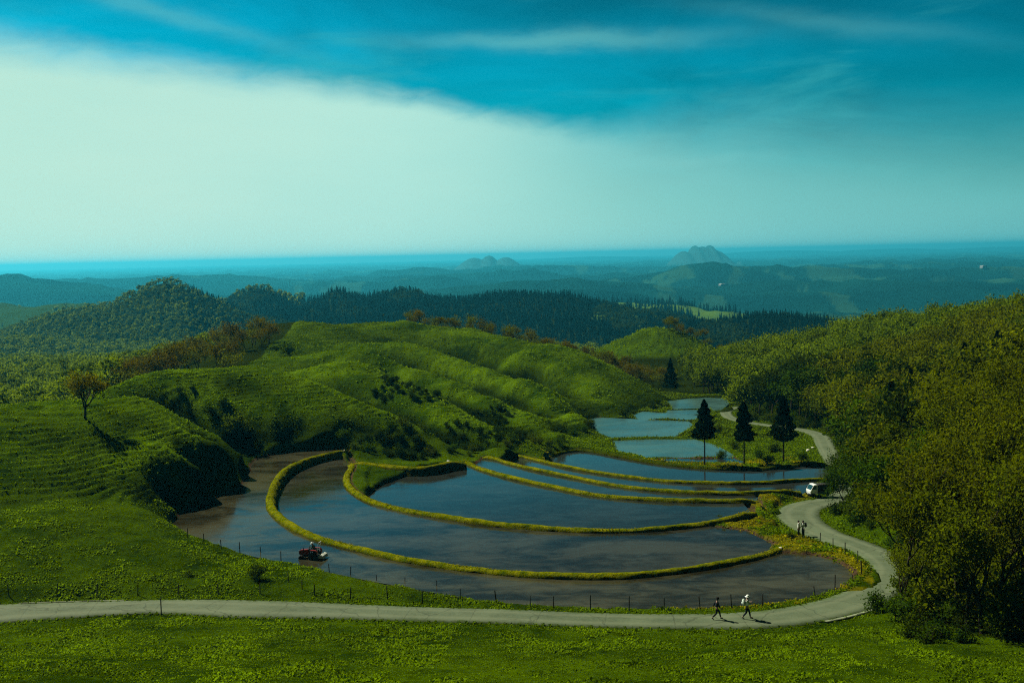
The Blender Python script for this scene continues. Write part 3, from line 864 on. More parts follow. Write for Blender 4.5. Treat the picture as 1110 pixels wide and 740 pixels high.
def skeleton(rng, H, r0, levels=4, fork=.38, spread=.8, lean=.05, nch=(3, 5), wob=.18):
    tubes = []; anchors = []
    def br(p, d, L, r, lvl):
        n = 5 if lvl < 2 else 4
        pts = [p]; dd = d.copy()
        for _ in range(n):
            dd = dd + rng.normal(size=3) * wob * (1 if lvl else .35) + np.array([0, 0, .10 * (lvl > 0)])
            dd /= np.linalg.norm(dd); pts.append(pts[-1] + dd * L / n)
        rr = np.linspace(r, r * (.62 if lvl < levels else .3), n + 1)
        tubes.append(tube(pts, rr, 7 if lvl == 0 else 5 if lvl < 3 else 3))
        if lvl >= levels - 1:
            for q in pts[1:]: anchors.append(q)
        if lvl < levels:
            k = rng.integers(nch[0], nch[1] + 1)
            az0 = rng.uniform(0, 6.28)
            for c in range(k):
                t = 1.0 if c == 0 else rng.uniform(.45, 1.0) if lvl else rng.uniform(.6, 1.0)
                q = t * n; i = min(int(q), n - 1); pos = pts[i] + (pts[i + 1] - pts[i]) * (q - i)
                ang = (rng.uniform(.35, 1.0) * spread) if c else .25 * spread
                az = az0 + c * 2.4 + rng.uniform(-.4, .4)
                u = np.cross(dd, [0.3, .2, 1.0]); u /= np.linalg.norm(u); v = np.cross(dd, u)
                nd = dd * math.cos(ang) + (u * math.cos(az) + v * math.sin(az)) * math.sin(ang)
                br(pos, nd, L * rng.uniform(.58, .80) if lvl else (H - L) * rng.uniform(.36, .5), r * rng.uniform(.48, .66), lvl + 1)
    br(np.zeros(3) - [0, 0, .4], np.array([lean * rng.normal(), lean * rng.normal(), 1.0]), H * fork, r0, 0)
    return tubes, np.array(anchors)


def broadleaf(seed, H=10., nleaf=4000, lsize=.17, levels=4, fork=.36, spread=.85, clump=.38, r0=.17, sparse=0.0, nch=(3, 4)):
    rng = np.random.default_rng(seed)
    tb, an = skeleton(rng, H, r0, levels, fork, spread, nch=nch)
    zt = an[:, 2].max(); sc = H * .97 / zt
    tv, tf = join(tb); tv = tv * sc; an = an * sc
    if sparse: an = an[rng.random(len(an)) > sparse]
    # clumps differ in density
    w = rng.uniform(.15, 1.0, len(an)) ** 1.5; w /= w.sum()
    pick = rng.choice(len(an), nleaf, p=w)
    C = an[pick] + rng.normal(size=(nleaf, 3)) * clump * np.array([1, 1, .7])
    ct = rng.uniform(0, 1, len(an))[pick]
    V, Fq, ti = leaf_quads(rng, C, lsize, np.clip(ct * .7 + rng.uniform(0, .45, nleaf) - .05, 0, 1))
    return (tv, tf), (V, Fq, ti)


def blobtree(seed, H=9., nleaf=300, lsize=.6, wide=.42):
    """crown of several uneven leaf clumps on a forked stem"""
    rng = np.random.default_rng(seed)
    nb = rng.integers(6, 10); bl = []
    for k in range(nb):
        a = rng.uniform(0, 6.28); z = rng.uniform(.35, .86) * H; rr = H * wide * (1 - abs(z / H - .55) * 1.1) * rng.uniform(.35, .85)
        bl.append((rr * math.cos(a), rr * math.sin(a), z, H * rng.uniform(.10, .19)))
    bl.append((0, 0, H * .84, H * .16)); bl.append((0, 0, H * .6, H * .2))
    bl = np.array(bl); tt = rng.uniform(0, 1, len(bl))
    pk = rng.choice(len(bl), nleaf, p=bl[:, 3] ** 2 / np.sum(bl[:, 3] ** 2))
    d = rdir(rng, nleaf); d[:, 2] = np.abs(d[:, 2]) * .9 - .25
    C = bl[pk, :3] + d * (bl[pk, 3] * rng.uniform(.55, 1.1, nleaf))[:, None]
    V, Fq, ti = leaf_quads(rng, C, lsize, np.clip(tt[pk] * .6 + rng.uniform(0, .5, nleaf), 0, 1), 1.2)
    st = [tube([(0, 0, -.4), (0.05 * H * rng.normal() * .3, 0, H * .35), (0, 0, H * .75)], [.02 * H, .014 * H, .005 * H], 4)]
    for k in range(3):
        st.append(tube([(0, 0, H * .3), bl[k, :3] * [.6, .6, .85], bl[k, :3]], [.01 * H, .007 * H, .003 * H], 3))
    return join(st), (V, Fq, ti)


def conifer(seed, H=14., tiers=11, per=9, wide=.2, base=.08, leaf=1.0):
    """cedar: tapering cone of drooping sprays"""
    rng = np.random.default_rng(seed); V = []; ti = []
    for k in range(tiers):
        f = k / tiers; z = H * (base + (1 - base) * f); R = H * wide * (1 - f) ** .8 * rng.uniform(.85, 1.15) + .12
        for j in range(max(4, int(per * (1 - f * .5)))):
            a = rng.uniform(0, 6.28); r = R * rng.uniform(.7, 1.15); w = R * .42 * rng.uniform(.7, 1.3)
            dx, dy = math.cos(a), math.sin(a); dz = -R * .35; up = H / tiers * 1.1
            V += [(0.15 * r * dx, .15 * r * dy, z + up), (dx * r * .7 - dy * w, dy * r * .7 + dx * w, z + dz * .3), (dx * r, dy * r, z + dz), (dx * r * .7 + dy * w, dy * r * .7 - dx * w, z + dz * .3)]
            ti += [rng.uniform(0, 1)] * 4
    V = np.array(V); tr = tube([(0, 0, -.5), (0, 0, H * .5), (0, 0, H * .95)], [.017 * H, .011 * H, .002 * H], 5)
    return tr, (V, np.arange(len(V)).reshape(-1, 4), np.array(ti))


def tile(templates, X, Y, Z, S, rng, tint_shift=.25, with_trunk=True):
    """merge many plants into one leaf mesh and one stem mesh"""
    LV, LF, LT, TV, TF = [], [], [], [], []; ol = ot = 0
    which = rng.integers(0, len(templates), len(X)); rz = rng.uniform(0, 6.28, len(X)); sh = rng.uniform(-tint_shift, tint_shift, len(X))
    for k, ((tv, tf), (v, f, ti)) in enumerate(templates):
        ix = np.where(which == k)[0]
        if not len(ix): continue
        c, s = np.cos(rz[ix]), np.sin(rz[ix])
        def put(v):
            sc = S[ix][:, None]
            x = (v[None, :, 0] * c[:, None] - v[None, :, 1] * s[:, None]) * sc + X[ix][:, None]
            y = (v[None, :, 0] * s[:, None] + v[None, :, 1] * c[:, None]) * sc + Y[ix][:, None]
            z = v[None, :, 2] * sc + Z[ix][:, None]
            return np.stack([x, y, z], -1).reshape(-1, 3)
        LV.append(put(v)); LF.append((f[None] + (np.arange(len(ix)) * len(v))[:, None, None]).reshape(-1, f.shape[1]) + ol); ol += len(ix) * len(v)
        LT.append(np.clip(ti[None] + sh[ix][:, None], 0, 1).ravel())
        TV.append(put(tv)); TF.append((tf[None] + (np.arange(len(ix)) * len(tv))[:, None, None]).reshape(-1, 4) + ot); ot += len(ix) * len(tv)
    return np.concatenate(LV), np.concatenate(LF), np.concatenate(LT), np.concatenate(TV), np.concatenate(TF)


def stuff_forest(name, label, templates, X, Y, Z, S, lm, bm):
    lv, lf, lt, tv, tf = tile(templates, X, Y, Z, S, np.random.default_rng(len(X)))
    V = np.concatenate([lv, tv]); T = np.concatenate([lt, np.zeros(len(tv))])
    fm = np.concatenate([np.zeros(len(lf)), np.ones(len(tf))])
    me = mesh_np(name, V, [lf, tf + len(lv)], mats=[lm, bm], attrs={'tint': ('F', T)}, fmat=fm)
    return tag(link(name, me), label, kind='stuff')


M_BARK = simple('bark', (.035, .028, .018), .9, var=.4, scale=5, spec=.1)
M_L_OLIVE = mat_leaf('leaf_olive', (.034, .058, .0006), (.125, .170, .002), .45, .02, .25, (.105, .110, .001))
M_L_GREEN = mat_leaf('leaf_green', (.020, .044, .001), (.070, .120, .003), .36, .02, .2)
M_L_DARKG = mat_leaf('leaf_dark_green', (.010, .024, .002), (.032, .060, .003), .25, .02, .2)
M_L_RUST = mat_leaf('leaf_russet', (.050, .050, .001), (.15, .138, .003), .34, .02, .25)
M_L_CEDAR = mat_leaf('cedar_needles', (.002, .007, .003), (.006, .016, .005), .08, .01, .2)
M_L_FARG = mat_leaf('leaf_far_wood', (.036, .070, .002), (.17, .25, .006), .38, .0, .0)
M_L_GRASS = mat_leaf('grass_blades', (.030, .056, .0004), (.185, .310, .002), .42, .0, .0)
M_L_DRY = mat_leaf('dry_grass_blades', (.08, .10, .001), (.38, .35, .004), .3, .0, .0)


def tmesh(name, tv, tf): return mesh_np(name, tv, tf, M_BARK, True)
def lmesh(name, V, Fq, T, mat): return mesh_np(name, V, Fq, mat, attrs={'tint': ('F', T)})


def variants(name, gens, mats):
    out = []
    for g, m in zip(gens, mats):
        (tv, tf), (v, f, ti) = g
        out.append((tmesh(name + '_trunk', tv, tf), lmesh(name + '_crown', v, f, ti, m)))
    return out


def put_tree(name, var, p, s, rz, label, cat, group=None, lean=0.0):
    r = bpy.data.objects.new(name, None); COL.objects.link(r)
    r.location = p; r.rotation_euler = (lean, 0, rz); r.scale = (s, s, s); r.empty_display_size = .5
    tag(r, label, cat, group)
    for nm, me in (('trunk', var[0]), ('crown', var[1])):
        link(nm, me, r)
    return r


def scatter(x0, x1, y0, y1, sp, mask, rng, jit=.48):
    nx, ny = int((x1 - x0) / sp), int((y1 - y0) / sp)
    gx, gy = np.meshgrid(np.arange(nx), np.arange(ny))
    x = x0 + (gx + .5 + rng.uniform(-jit, jit, gx.shape)) * sp; y = y0 + (gy + .5 + rng.uniform(-jit, jit, gx.shape)) * sp
    x, y = x.ravel(), y.ravel(); m = mask(x, y)
    return x[m], y[m]


# ------------------------------------------------------------------ woods
near_v = variants('broad', [broadleaf(3, 11, 5400, .155, 4, .24, .85, .38), broadleaf(5, 11, 4800, .155, 4, .30, .8, .36), broadleaf(8, 11, 5600, .16, 4, .20, .95, .40), broadleaf(12, 10, 6000, .19, 4, .25, .95, .42)],
                  [M_L_OLIVE, M_L_OLIVE, M_L_OLIVE, M_L_GREEN])
mid_v = variants('broad_mid', [broadleaf(20 + k, 10, 2300, .30, 3, .3, .9, .62, .2, nch=(4, 5)) for k in range(5)], [M_L_OLIVE, M_L_OLIVE, M_L_GREEN, M_L_OLIVE, M_L_DARKG])
rust_v = variants('budding', [broadleaf(40, 7, 1100, .22, 4, .28, .9, .40, .13), broadleaf(41, 7, 900, .22, 4, .3, .95, .42, .13), broadleaf(43, 7, 1000, .2, 4, .25, .9, .4, .12)], [M_L_RUST, M_L_RUST, M_L_OLIVE])
SHRUB_G = [broadleaf(60, 2.2, 900, .14, 3, .12, 1.15, .24, .05, nch=(4, 5)), broadleaf(61, 2.0, 800, .14, 3, .12, 1.2, .26, .05, nch=(4, 5)), broadleaf(62, 1.8, 700, .13, 3, .1, 1.2, .24, .05, nch=(4, 5))]
shrub_v = variants('shrub', SHRUB_G, [M_L_GREEN, M_L_DARKG, M_L_GREEN])

rw = np.random.default_rng(5)
NEAR = [(999, 659, 12.2, 0), (1038, 652, 13.0, 1), (1078, 668, 11.5, 2), (1107, 655, 13.0, 0), (978, 662, 6.0, 1), (968, 600, 7.5, 2), (985, 575, 10.5, 3), (940, 560, 8.8, 3), (920, 545, 7.6, 3), (1015, 605, 11.5, 0), (1065, 600, 12.5, 2), (1100, 600, 12.5, 1), (958, 540, 9.5, 3), (914, 551, 6.2, 3)]
NB = 0
placed = []
for px, py, h, k in NEAR:
    # stand on the ground seen at that pixel
    d = 70.
    for d in np.arange(66, 190, .5):
        p = PD(px, py, d)
        if p[2] < g1(p[0], p[1]): break
    placed.append((p[0], p[1]))
    z = g1(p[0], p[1])
    lab = {0: 'tall olive spring tree at the edge of the wood beside the road bend', 1: 'tall olive spring tree at the edge of the wood beside the road bend', 2: 'tall olive spring tree at the edge of the wood beside the road bend',
           3: 'dense green tree hanging over the road near the white truck'}[k]
    grp = 'olive trees at the edge of the wood' if k < 3 else 'green trees over the road by the truck'
    if h == 6.0: lab = 'slim young tree at the outer edge of the road bend'; grp = None
    put_tree('broadleaf_tree', near_v[k], (p[0], p[1], z - .1), h / 11. if k < 3 else h / 10., rw.uniform(0, 6.28), lab, 'tree', grp); NB += 1
placed = np.array(placed)

rx, ry = scatter(0, 340, 70, 345, 4.9, lambda x, y: right_wood(x, y) & (pxof(x, y) < 1215), rw)
keep = np.array([np.min(np.hypot(placed[:, 0] - a, placed[:, 1] - b)) > 3.2 for a, b in zip(rx, ry)])
keep &= ~((ry < 84) & (pxof(rx, ry) < 1010))
rx, ry = rx[keep], ry[keep]
# belt of trees behind the hills and by the far pond
def belt(x, y):
    px = pxof(x, y)
    a = (px > 120) & (px < 420) & (y > 208) & (y < 300) & (hill_mask(x, y) < .15) & (fbm(x / 16, y / 16, 2, 101) > .40)
    return a
def belt2(x, y):
    px = pxof(x, y)
    return ((px > 440) & (px < 560) & (y > 322) & (y < 350)) | ((px > 560) & (px < 730) & (y > 298) & (y < 346) & (hill_mask(x, y) < .1)) | ((px > 715) & (px < 800) & (y > 402) & (y < 440))
bx_, by_ = scatter(-110, 30, 205, 300, 5.2, belt, rw)
b2x, b2y = scatter(-45, 90, 290, 440, 5.2, belt2, rw)
bx_, by_ = np.concatenate([bx_, b2x]), np.concatenate([by_, b2y])
ox, oy = scatter(20, 75, 262, 330, 6, lambda x, y: (pxof(x, y) > 757) & (pxof(x, y) < 800) & (y > 281) & (y < 330), rw)
rx, ry = np.concatenate([rx, ox]), np.concatenate([ry, oy])
order = np.argsort(ry); rx, ry = rx[order], ry[order]
rz_ = ground(rx, ry)
nind = min(len(rx), 300 - NB)
print('right wood', len(rx), 'belt', len(bx_))
LAB = ['olive-brown spring tree in the dense wood on the right-hand hillside', 'olive spring tree in the dense wood on the right-hand hillside', 'fresh green tree among the olive ones in the right-hand wood', 'yellowish olive tree in the dense wood on the right-hand hillside', 'deep green rounded tree among the olive ones in the right-hand wood']
for i in range(nind):
    x, y, z = rx[i], ry[i], rz_[i]
    h = rw.uniform(8.2, 12.5) * (0.72 if y > 270 else 1.0)
    if y < 120 and pxof(x, y) > 1000:
        k = int(rw.integers(0, 3)); put_tree('broadleaf_tree', near_v[k], (x, y, z - .1), h / 11., rw.uniform(0, 6.28), LAB[1], 'tree', LAB[1].replace('tree', 'trees')[:60])
    else:
        k = int(rw.choice([0, 1, 2, 3, 4], p=[.27, .24, .17, .20, .12] if pxof(x, y) > 930 else [.12, .12, .33, .10, .33])); put_tree('broadleaf_tree', mid_v[k], (x, y, z - .1), h / 10., rw.uniform(0, 6.28), LAB[k], 'tree', LAB[k].replace('tree', 'trees', 1)[:60])
if nind < len(rx):
    x, y, z = rx[nind:], ry[nind:], rz_[nind:]
    tm = [broadleaf(70 + k, 10, 1500, .36, 3, .3, .9, .65, .2, nch=(4, 5)) for k in range(4)]
    stuff_forest('hilltop_wood', 'distant part of the olive spring wood along the right-hand hilltop', tm, x, y, z - .1, rw.uniform(.75, 1.1, len(x)), M_L_FARG, M_BARK)
bz = ground(bx_, by_)
for i in range(len(bx_)):
    far2 = by_[i] > 300 or pxof(bx_[i], by_[i]) > 440
    k = int(rw.choice([0, 1, 2], p=[.36, .30, .34])); s = rw.uniform(.75, 1.2) * (.72 if far2 else 1.0)
    put_tree('budding_tree', rust_v[k], (bx_[i], by_[i], bz[i] - .1), s, rw.uniform(0, 6.28),
             'low brown budding tree behind the far crest of the grass hills' if far2 else 'bare-branched russet budding tree in the hollow behind the front grass hills', 'tree',
             'brown trees behind the far crest' if far2 else 'russet trees in the hollow behind the grass hills')

# the valley wood on the left and the wooded peak
def valley(x, y):
    px = pxof(x, y)
    m = (px > -90) & (px < 745) & (hill_mask(x, y) < .05) & (y < 960) & ~((px > 600) & (y < 470)) & ~((px > 235) & (y < 640)) & ~((px > 120) & (px < 430) & (y < 300))
    return m & (fbm(x / 45, y / 45, 3, 103) > .36)
vx, vy = scatter(-480, 160, 195, 960, 7.0, valley, rw)
vz = ground(vx, vy)
tv_near = [blobtree(80 + k, 9, 420, .50) for k in range(5)]; tv_far = [blobtree(90 + k, 10, 130, 1.05) for k in range(6)]
n = vy < 420
stuff_forest('valley_wood', 'green and olive spring wood filling the valley on the left', tv_near, vx[n], vy[n], vz[n], rw.uniform(.7, 1.15, n.sum()), M_L_FARG, M_BARK)
stuff_forest('valley_wood', 'farther green wood at the end of the left-hand valley', tv_far, vx[~n], vy[~n], vz[~n], rw.uniform(.7, 1.15, (~n).sum()), M_L_FARG, M_BARK)
def peak(x, y):
    px = pxof(x, y); return (px > -80) & (px < 285) & (y > 960) & (y < 1230) 
kx, ky = scatter(-650, -250, 960, 1230, 6.6, peak, rw); kz = ground(kx, ky)
stuff_forest('peak_wood', 'bluish green wood covering the rounded peak on the left', [blobtree(110 + k, 7.5, 110, 1.0) for k in range(6)], kx, ky, kz, rw.uniform(.6, 1.15, len(kx)), M_L_FARG, M_BARK)
# cedar ridge
def ridge(x, y):
    px = pxof(x, y); a = (px > 205) & (px < 800) & (y > 1000) & (y < 1560); b = (px > 740) & (px < 970) & (y > 900) & (y < 1260)
    return (a | b)
cx, cy = scatter(-480, 470, 900, 1560, 6.6, ridge, rw)
q = fbm(cx / 70, cy / 70, 3, 105); ced = q < .65
cz = ground(cx, cy)
conf = [conifer(120 + k, 9.5, 6, 6, .24) for k in range(5)]
ix = np.where(ced)[0]; ix = ix[np.argsort(cy[ix])]
one = ix[:260]; rest = ix[260:]
cm = []
for (tv, tf), (v, f, ti) in conf[:3]:
    cm.append(mesh_np('ridge_cedar', np.concatenate([v, tv]), [f, tf + len(v)], mats=[M_L_CEDAR, M_BARK], attrs={'tint': ('F', np.concatenate([ti, np.zeros(len(tv))]))}, fmat=np.concatenate([np.zeros(len(f)), np.ones(len(tf))])))
for i in one:
    o = link('cedar_tree', cm[int(rw.integers(0, 3))], None, (cx[i], cy[i], cz[i]), rw.uniform(0, 6.28), rw.uniform(.75, 1.2))
    tag(o, 'small dark blue-green cedar low on the distant forested ridge', 'tree', 'cedars low on the distant ridge')
stuff_forest('cedar_forest', 'dark blue-green cedar forest covering the ridge behind the grass hills', conf, cx[rest], cy[rest], cz[rest], rw.uniform(.75, 1.2, len(rest)), M_L_CEDAR, M_BARK)
lx, ly, lz = cx[~ced], cy[~ced], cz[~ced]
stuff_forest('ridge_broadleaf_wood', 'lighter green leafy patches within the distant cedar ridge', [blobtree(130 + k, 9, 80, 1.2) for k in range(5)], lx, ly, lz, rw.uniform(.7, 1.2, len(lx)), M_L_DARKG, M_BARK)
# lines of trees on the field hill farther back
def lines(x, y):
    px = pxof(x, y); return (px > 640) & (px < 860) & (((y > 2290) & (y < 2345)) | ((y > 1700) & (y < 2290) & (fbm(x / 60, y / 60, 3, 106) < .44)))
tx, ty = scatter(140, 620, 1700, 2345, 13, lines, rw); tz = ground(tx, ty)
stuff_forest('field_hill_wood', 'dark tree lines between the bright fields on the distant hill', [conifer(140 + k, 15, 6, 6, .22) for k in range(3)], tx, ty, tz, rw.uniform(.7, 1.3, len(tx)), M_L_CEDAR, M_BARK)
# trees along the ridges farther off
def lines2(x, y):
    px = pxof(x, y); return (px > -60) & (px < 330) & (y > 1500) & (y < 2500) & (fbm(x / 110, y / 110, 3, 107) > .52)
tx, ty = scatter(-1300, -250, 1500, 2500, 15, lines2, rw); tz = ground(tx, ty)
stuff_forest('far_valley_wood', 'hazy woodland patches beyond the wooded peak on the left', [blobtree(150 + k, 12, 50, 2.2) for k in range(3)], tx, ty, tz, rw.uniform(.7, 1.3, len(tx)), M_L_FARG, M_BARK)


# ------------------------------------------------------------------ ground cover
def tufts(name, label, X, Y, Z, S, mat, tint, nl=4, rng=None, tall=.5, kind='stuff'):
    rng = rng or np.random.default_rng(len(X)); n = len(X)
    az = rng.uniform(0, 6.28, (n, nl)); el = rng.uniform(.25, 1.2, (n, nl)) * (1 + tall * .3)
    L = S[:, None] * rng.uniform(.6, 1.2, (n, nl)); w = L * rng.uniform(.18, .34, (n, nl))
    dx, dy, dz = np.cos(az) * np.cos(el), np.sin(az) * np.cos(el), np.sin(el)
    bx = X[:, None] + rng.normal(size=(n, nl)) * S[:, None] * .25; by = Y[:, None] + rng.normal(size=(n, nl)) * S[:, None] * .25; bz = np.repeat((Z - .04)[:, None], nl, 1)
    px, py = -np.sin(az), np.cos(az)
    def P(a, b, c): return np.stack([bx + dx * L * a + px * w * b, by + dy * L * a + py * w * b, bz + dz * L * a + c * L], -1)
    V = np.stack([P(0, 0, 0), P(.55, 1, .05), P(1, 0, -.12), P(.55, -1, .05)], 2).reshape(-1, 3)
    T = np.clip(np.repeat(tint[:, None], nl, 1) + rng.uniform(-.3, .3, (n, nl)), 0, 1)
    me = mesh_np(name, V, np.arange(len(V)).reshape(-1, 4), mat, attrs={'tint': ('F', np.repeat(T.ravel(), 4))})
    return tag(link(name, me), label, kind=kind)


def road_clear(x, y, m=.25):
    d, hw = seg_dist(x, y, RC[::3], extra=RHW[::3]); return d > hw + m


def off_water(x, y, m=-.1):
    r = np.ones(x.shape, bool)
    for k, (P, h) in POLY.items():
        bx = PB[k]; q = (x > bx[0]) & (x < bx[1]) & (y > bx[2]) & (y < bx[3]); i = np.where(q)[0]
        if len(i): r[i] &= ~inside(x[i], y[i], P)
    return r


rg = np.random.default_rng(21)
def m1(x, y):
    px = pxof(x, y); r = rg.random(x.shape)
    return (px > -50) & (px < 1165) & (r < np.where(y < 95, 1.0, .6)) & (fbm(x / 1.4, y / 1.4, 2, 111) > .33)
x, y = scatter(-62, 62, 53, 124, .215, m1, rg)
k = road_clear(x, y) & off_water(x, y); x, y = x[k], y[k]
k = ~(right_wood(x, y) & (y > 84)); x, y = x[k], y[k]
pxv = pxof(x, y); k = (pxv < 700) | (y < 90) ; x, y = x[k], y[k]
z = ground(x, y); k = hill_mask(x, y) < .5; x, y, z = x[k], y[k], z[k]
big = fbm(x / 3.2, y / 3.2, 3, 112)
tufts('meadow_grass', 'bright green leafy pasture grass in front of and beside the road', x, y, z, .11 + .15 * sstep(.35, .7, big) * rg.uniform(.6, 1.3, len(x)), M_L_GRASS, .15 + .75 * fbm(x / 6, y / 6, 3, 113), rng=rg)
print('meadow', len(x))
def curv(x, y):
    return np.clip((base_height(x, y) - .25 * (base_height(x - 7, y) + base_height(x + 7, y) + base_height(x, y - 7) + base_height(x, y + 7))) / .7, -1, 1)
# hills
def m2(x, y):
    px = pxof(x, y); return (px > -50) & (px < 735) & (hill_mask(x, y) > .4) & (fbm(x / 1.6, y / 1.6, 2, 114) > .36)
x, y = scatter(-75, 45, 108, 200, .36, m2, rg); x2, y2 = scatter(-105, 50, 200, 340, .62, m2, rg)
x3, y3 = scatter(25, 90, 370, 416, .9, lambda x, y: (pxof(x, y) > 645) & (pxof(x, y) < 790), rg)
x, y = np.concatenate([x, x2, x3]), np.concatenate([y, y2, y3]); k = off_water(x, y); x, y = x[k], y[k]; z = ground(x, y); ph = terr_phase(x, y, base_height(x, y)); k = (rg.random(len(x)) < .35) | ((ph > .25) & (ph < .62)); x, y, z = x[k], y[k], z[k]
tufts('hill_grass', 'tussocky green grass on the grazed left-hand hills', x, y, z, np.interp(y, [110, 200, 201, 340, 370], [.20, .26, .32, .40, .6]) * rg.uniform(.6, 1.4, len(x)), M_L_GRASS, -.1 + .6 * fbm(x / 9, y / 9, 3, 115) + .45 * curv(x, y), nl=3, rng=rg)  # curvature tint paints sunlit crests and shaded gullies into the blades
print('hill', len(x))
# valley floor round the ponds
def m3(x, y):
    px = pxof(x, y); return (px > 560) & (px < 985) & ~right_wood(x, y) & (hill_mask(x, y) < .5) & ((px > 700) | (y > 165))
x, y = scatter(0, 95, 84, 285, .42, m3, rg); k = road_clear(x, y, .15) & off_water(x, y); x, y = x[k], y[k]
for P, n_, w_, d_ in BANKTOP:
    k = seg_dist(x, y, P[::3])[0] > 1.0; x, y = x[k], y[k]
z = ground(x, y); dry = fbm(x / 2.6, y / 2.6, 3, 63) > .5
dry &= (y < 175) & (pxof(x, y) < np.interp(y, [90, 105, 120, 150], [950, 940, 880, 880]))
tufts('bank_grass', 'green grass on the slopes around the ponds and road', x[~dry], y[~dry], z[~dry], rg.uniform(.16, .42, (~dry).sum()), M_L_GRASS, .1 + .7 * fbm(x / 4, y / 4, 3, 116)[~dry], rng=rg)
tufts('dry_grass', 'yellow dry grass on the slope between the paddies and the road', x[dry], y[dry], z[dry], rg.uniform(.14, .34, dry.sum()), M_L_DRY, .1 + .9 * fbm(x / 3, y / 3, 3, 117)[dry], rng=rg)
# grass fringe on the paddy banks
X_, Y_, Z_, S_ = [], [], [], []
for P, n_, w_, d_ in BANKTOP:
    L = len(P) * .35; n = int(L * (26 if P[:, 1].min() < 200 else 8)); t = rg.uniform(0, len(P) - 1.01, n); i = t.astype(int)
    o = rg.normal(0, .36, n) * w_; o = np.clip(o, -.85, 1.1)
    X_.append(P[i, 0] + n_[i, 0] * o); Y_.append(P[i, 1] + n_[i, 1] * o); Z_.append(P[i, 2] + .03 - np.maximum(np.abs(o) / w_ - .3, 0) * .8); S_.append(rg.uniform(.08, .19, n) * w_)
X_, Y_, Z_, S_ = map(np.concatenate, (X_, Y_, Z_, S_))
dk = (Y_ > 180) | ((Y_ > 163) & (Z_ < CAMZ - HF + .6))
tufts('bank_top_grass', 'short yellow-green grass along the tops of the paddy banks', X_[~dk], Y_[~dk], Z_[~dk], S_[~dk], M_L_DRY, .05 + .9 * fbm(X_ / 2.5, Y_ / 2.5, 3, 118)[~dk], rng=rg)
tufts('bank_top_grass', 'short dark green grass along the far pond banks', X_[dk], Y_[dk], Z_[dk], S_[dk] * 1.2, M_L_GRASS, .4 * fbm(X_ / 2.5, Y_ / 2.5, 3, 118)[dk], rng=rg)

# grass creeping over the road edges
X_, Y_, Z_ = [], [], []
for sgn in (-1, 1):
    L = len(RC) * .6; n = int(L * 26); t_ = rg.uniform(0, len(RC) - 1.01, n); i = t_.astype(int)
    o = RHW[i] * sgn + sgn * (np.abs(rg.normal(0, .35, n)) - .22 * fbm(t_ / 3, t_ * 0 + sgn, 3, 119))
    X_.append(RC[i, 0] + RN[i, 0] * o); Y_.append(RC[i, 1] + RN[i, 1] * o)
X_, Y_ = map(np.concatenate, (X_, Y_)); k = off_water(X_, Y_); X_, Y_ = X_[k], Y_[k]; Z_ = ground(X_, Y_) + .02
tufts('verge_grass', 'ragged short grass creeping over the edges of the farm road', X_, Y_, Z_, rg.uniform(.08, .24, len(X_)), M_L_GRASS, .1 + .6 * fbm(X_ / 2, Y_ / 2, 3, 120), rng=rg)

# ------------------------------------------------------------------ shrubs
def on_ground(px, py, d0=60, d1=420):
    """where the sight line through (px, py) meets the ground"""
    ds = np.arange(d0, d1, .4); r = ray(px, py); P = r[None] * (ds / r[1])[:, None]; zz = P[:, 2] + CAMZ
    h = ground(P[:, 0], P[:, 1]); i = np.argmax(zz < h)
    return np.array([P[i, 0], P[i, 1], h[i]])


SH = []
for a, b, s, lab in ((281, 628, .75, 'small dark bush standing beside a fence post in the left meadow'), (205, 625, .4, 'low bush in the middle of the left meadow'),
                     (833, 503, 1.0, 'dark bush between the right two cedars'), (840, 490, 1.1, 'rounded bush behind the right two cedars'), (822, 497, .9, 'bush just right of the middle cedar'),
                     (783, 498, .8, 'bush between the left two cedars'), (868, 500, .9, 'bush right of the third cedar'), (796, 487, 1.0, 'bush on the slope behind the middle cedar'),
                     (778, 470, 1.0, 'bush on the pond bank behind the left cedar'), (764, 468, .9, 'bush at the water edge of the middle pond'), (953, 664, .9, 'upright bush at the outer edge of the road bend'),
                     (780, 564, .35, 'tiny dark bush at the right end of the second bank'), (858, 583, .45, 'dark bush beside the two standing people'), 
                     (252, 474, 1.8, 'bright green young tree in the gully beside the front hill'), (315, 386, 1.9, 'round bright green tree in front of the russet trees')):
    p = on_ground(a, b); k = 0 if 'green' in lab else 1
    put_tree('shrub' if 'tree in' not in lab and 'young' not in lab else 'small_tree', shrub_v[k if 'green' in lab else int(rw.integers(0, 3))], tuple(p - [0, 0, .05]), s, rw.uniform(0, 6.28), lab, 'shrub' if s < 1.5 else 'tree')
def m4(x, y):
    px = pxof(x, y); foot = np.interp(px, [130, 180, 270, 330, 500, 600, 640, 720], [114, 122, 158, 163, 171, 183, 215, 268])
    a = (px > 280) & (px < 730) & (y > foot - 5) & (y < foot + 3)
    return a & (fbm(x / 6, y / 6, 2, 121) > .42)
x, y = scatter(-50, 45, 112, 275, 2.1, m4, rg); k = off_water(x, y); x, y = x[k], y[k]; z = ground(x, y)
for i in range(len(x)):
    put_tree('shrub', shrub_v[int(rg.integers(0, 3))], (x[i], y[i], z[i] - .05), rg.uniform(.35, 1.0), rg.uniform(0, 6.28), 'green bush in the dark thicket along the foot of the grass hills', 'shrub', 'bushes along the foot of the grass hills')
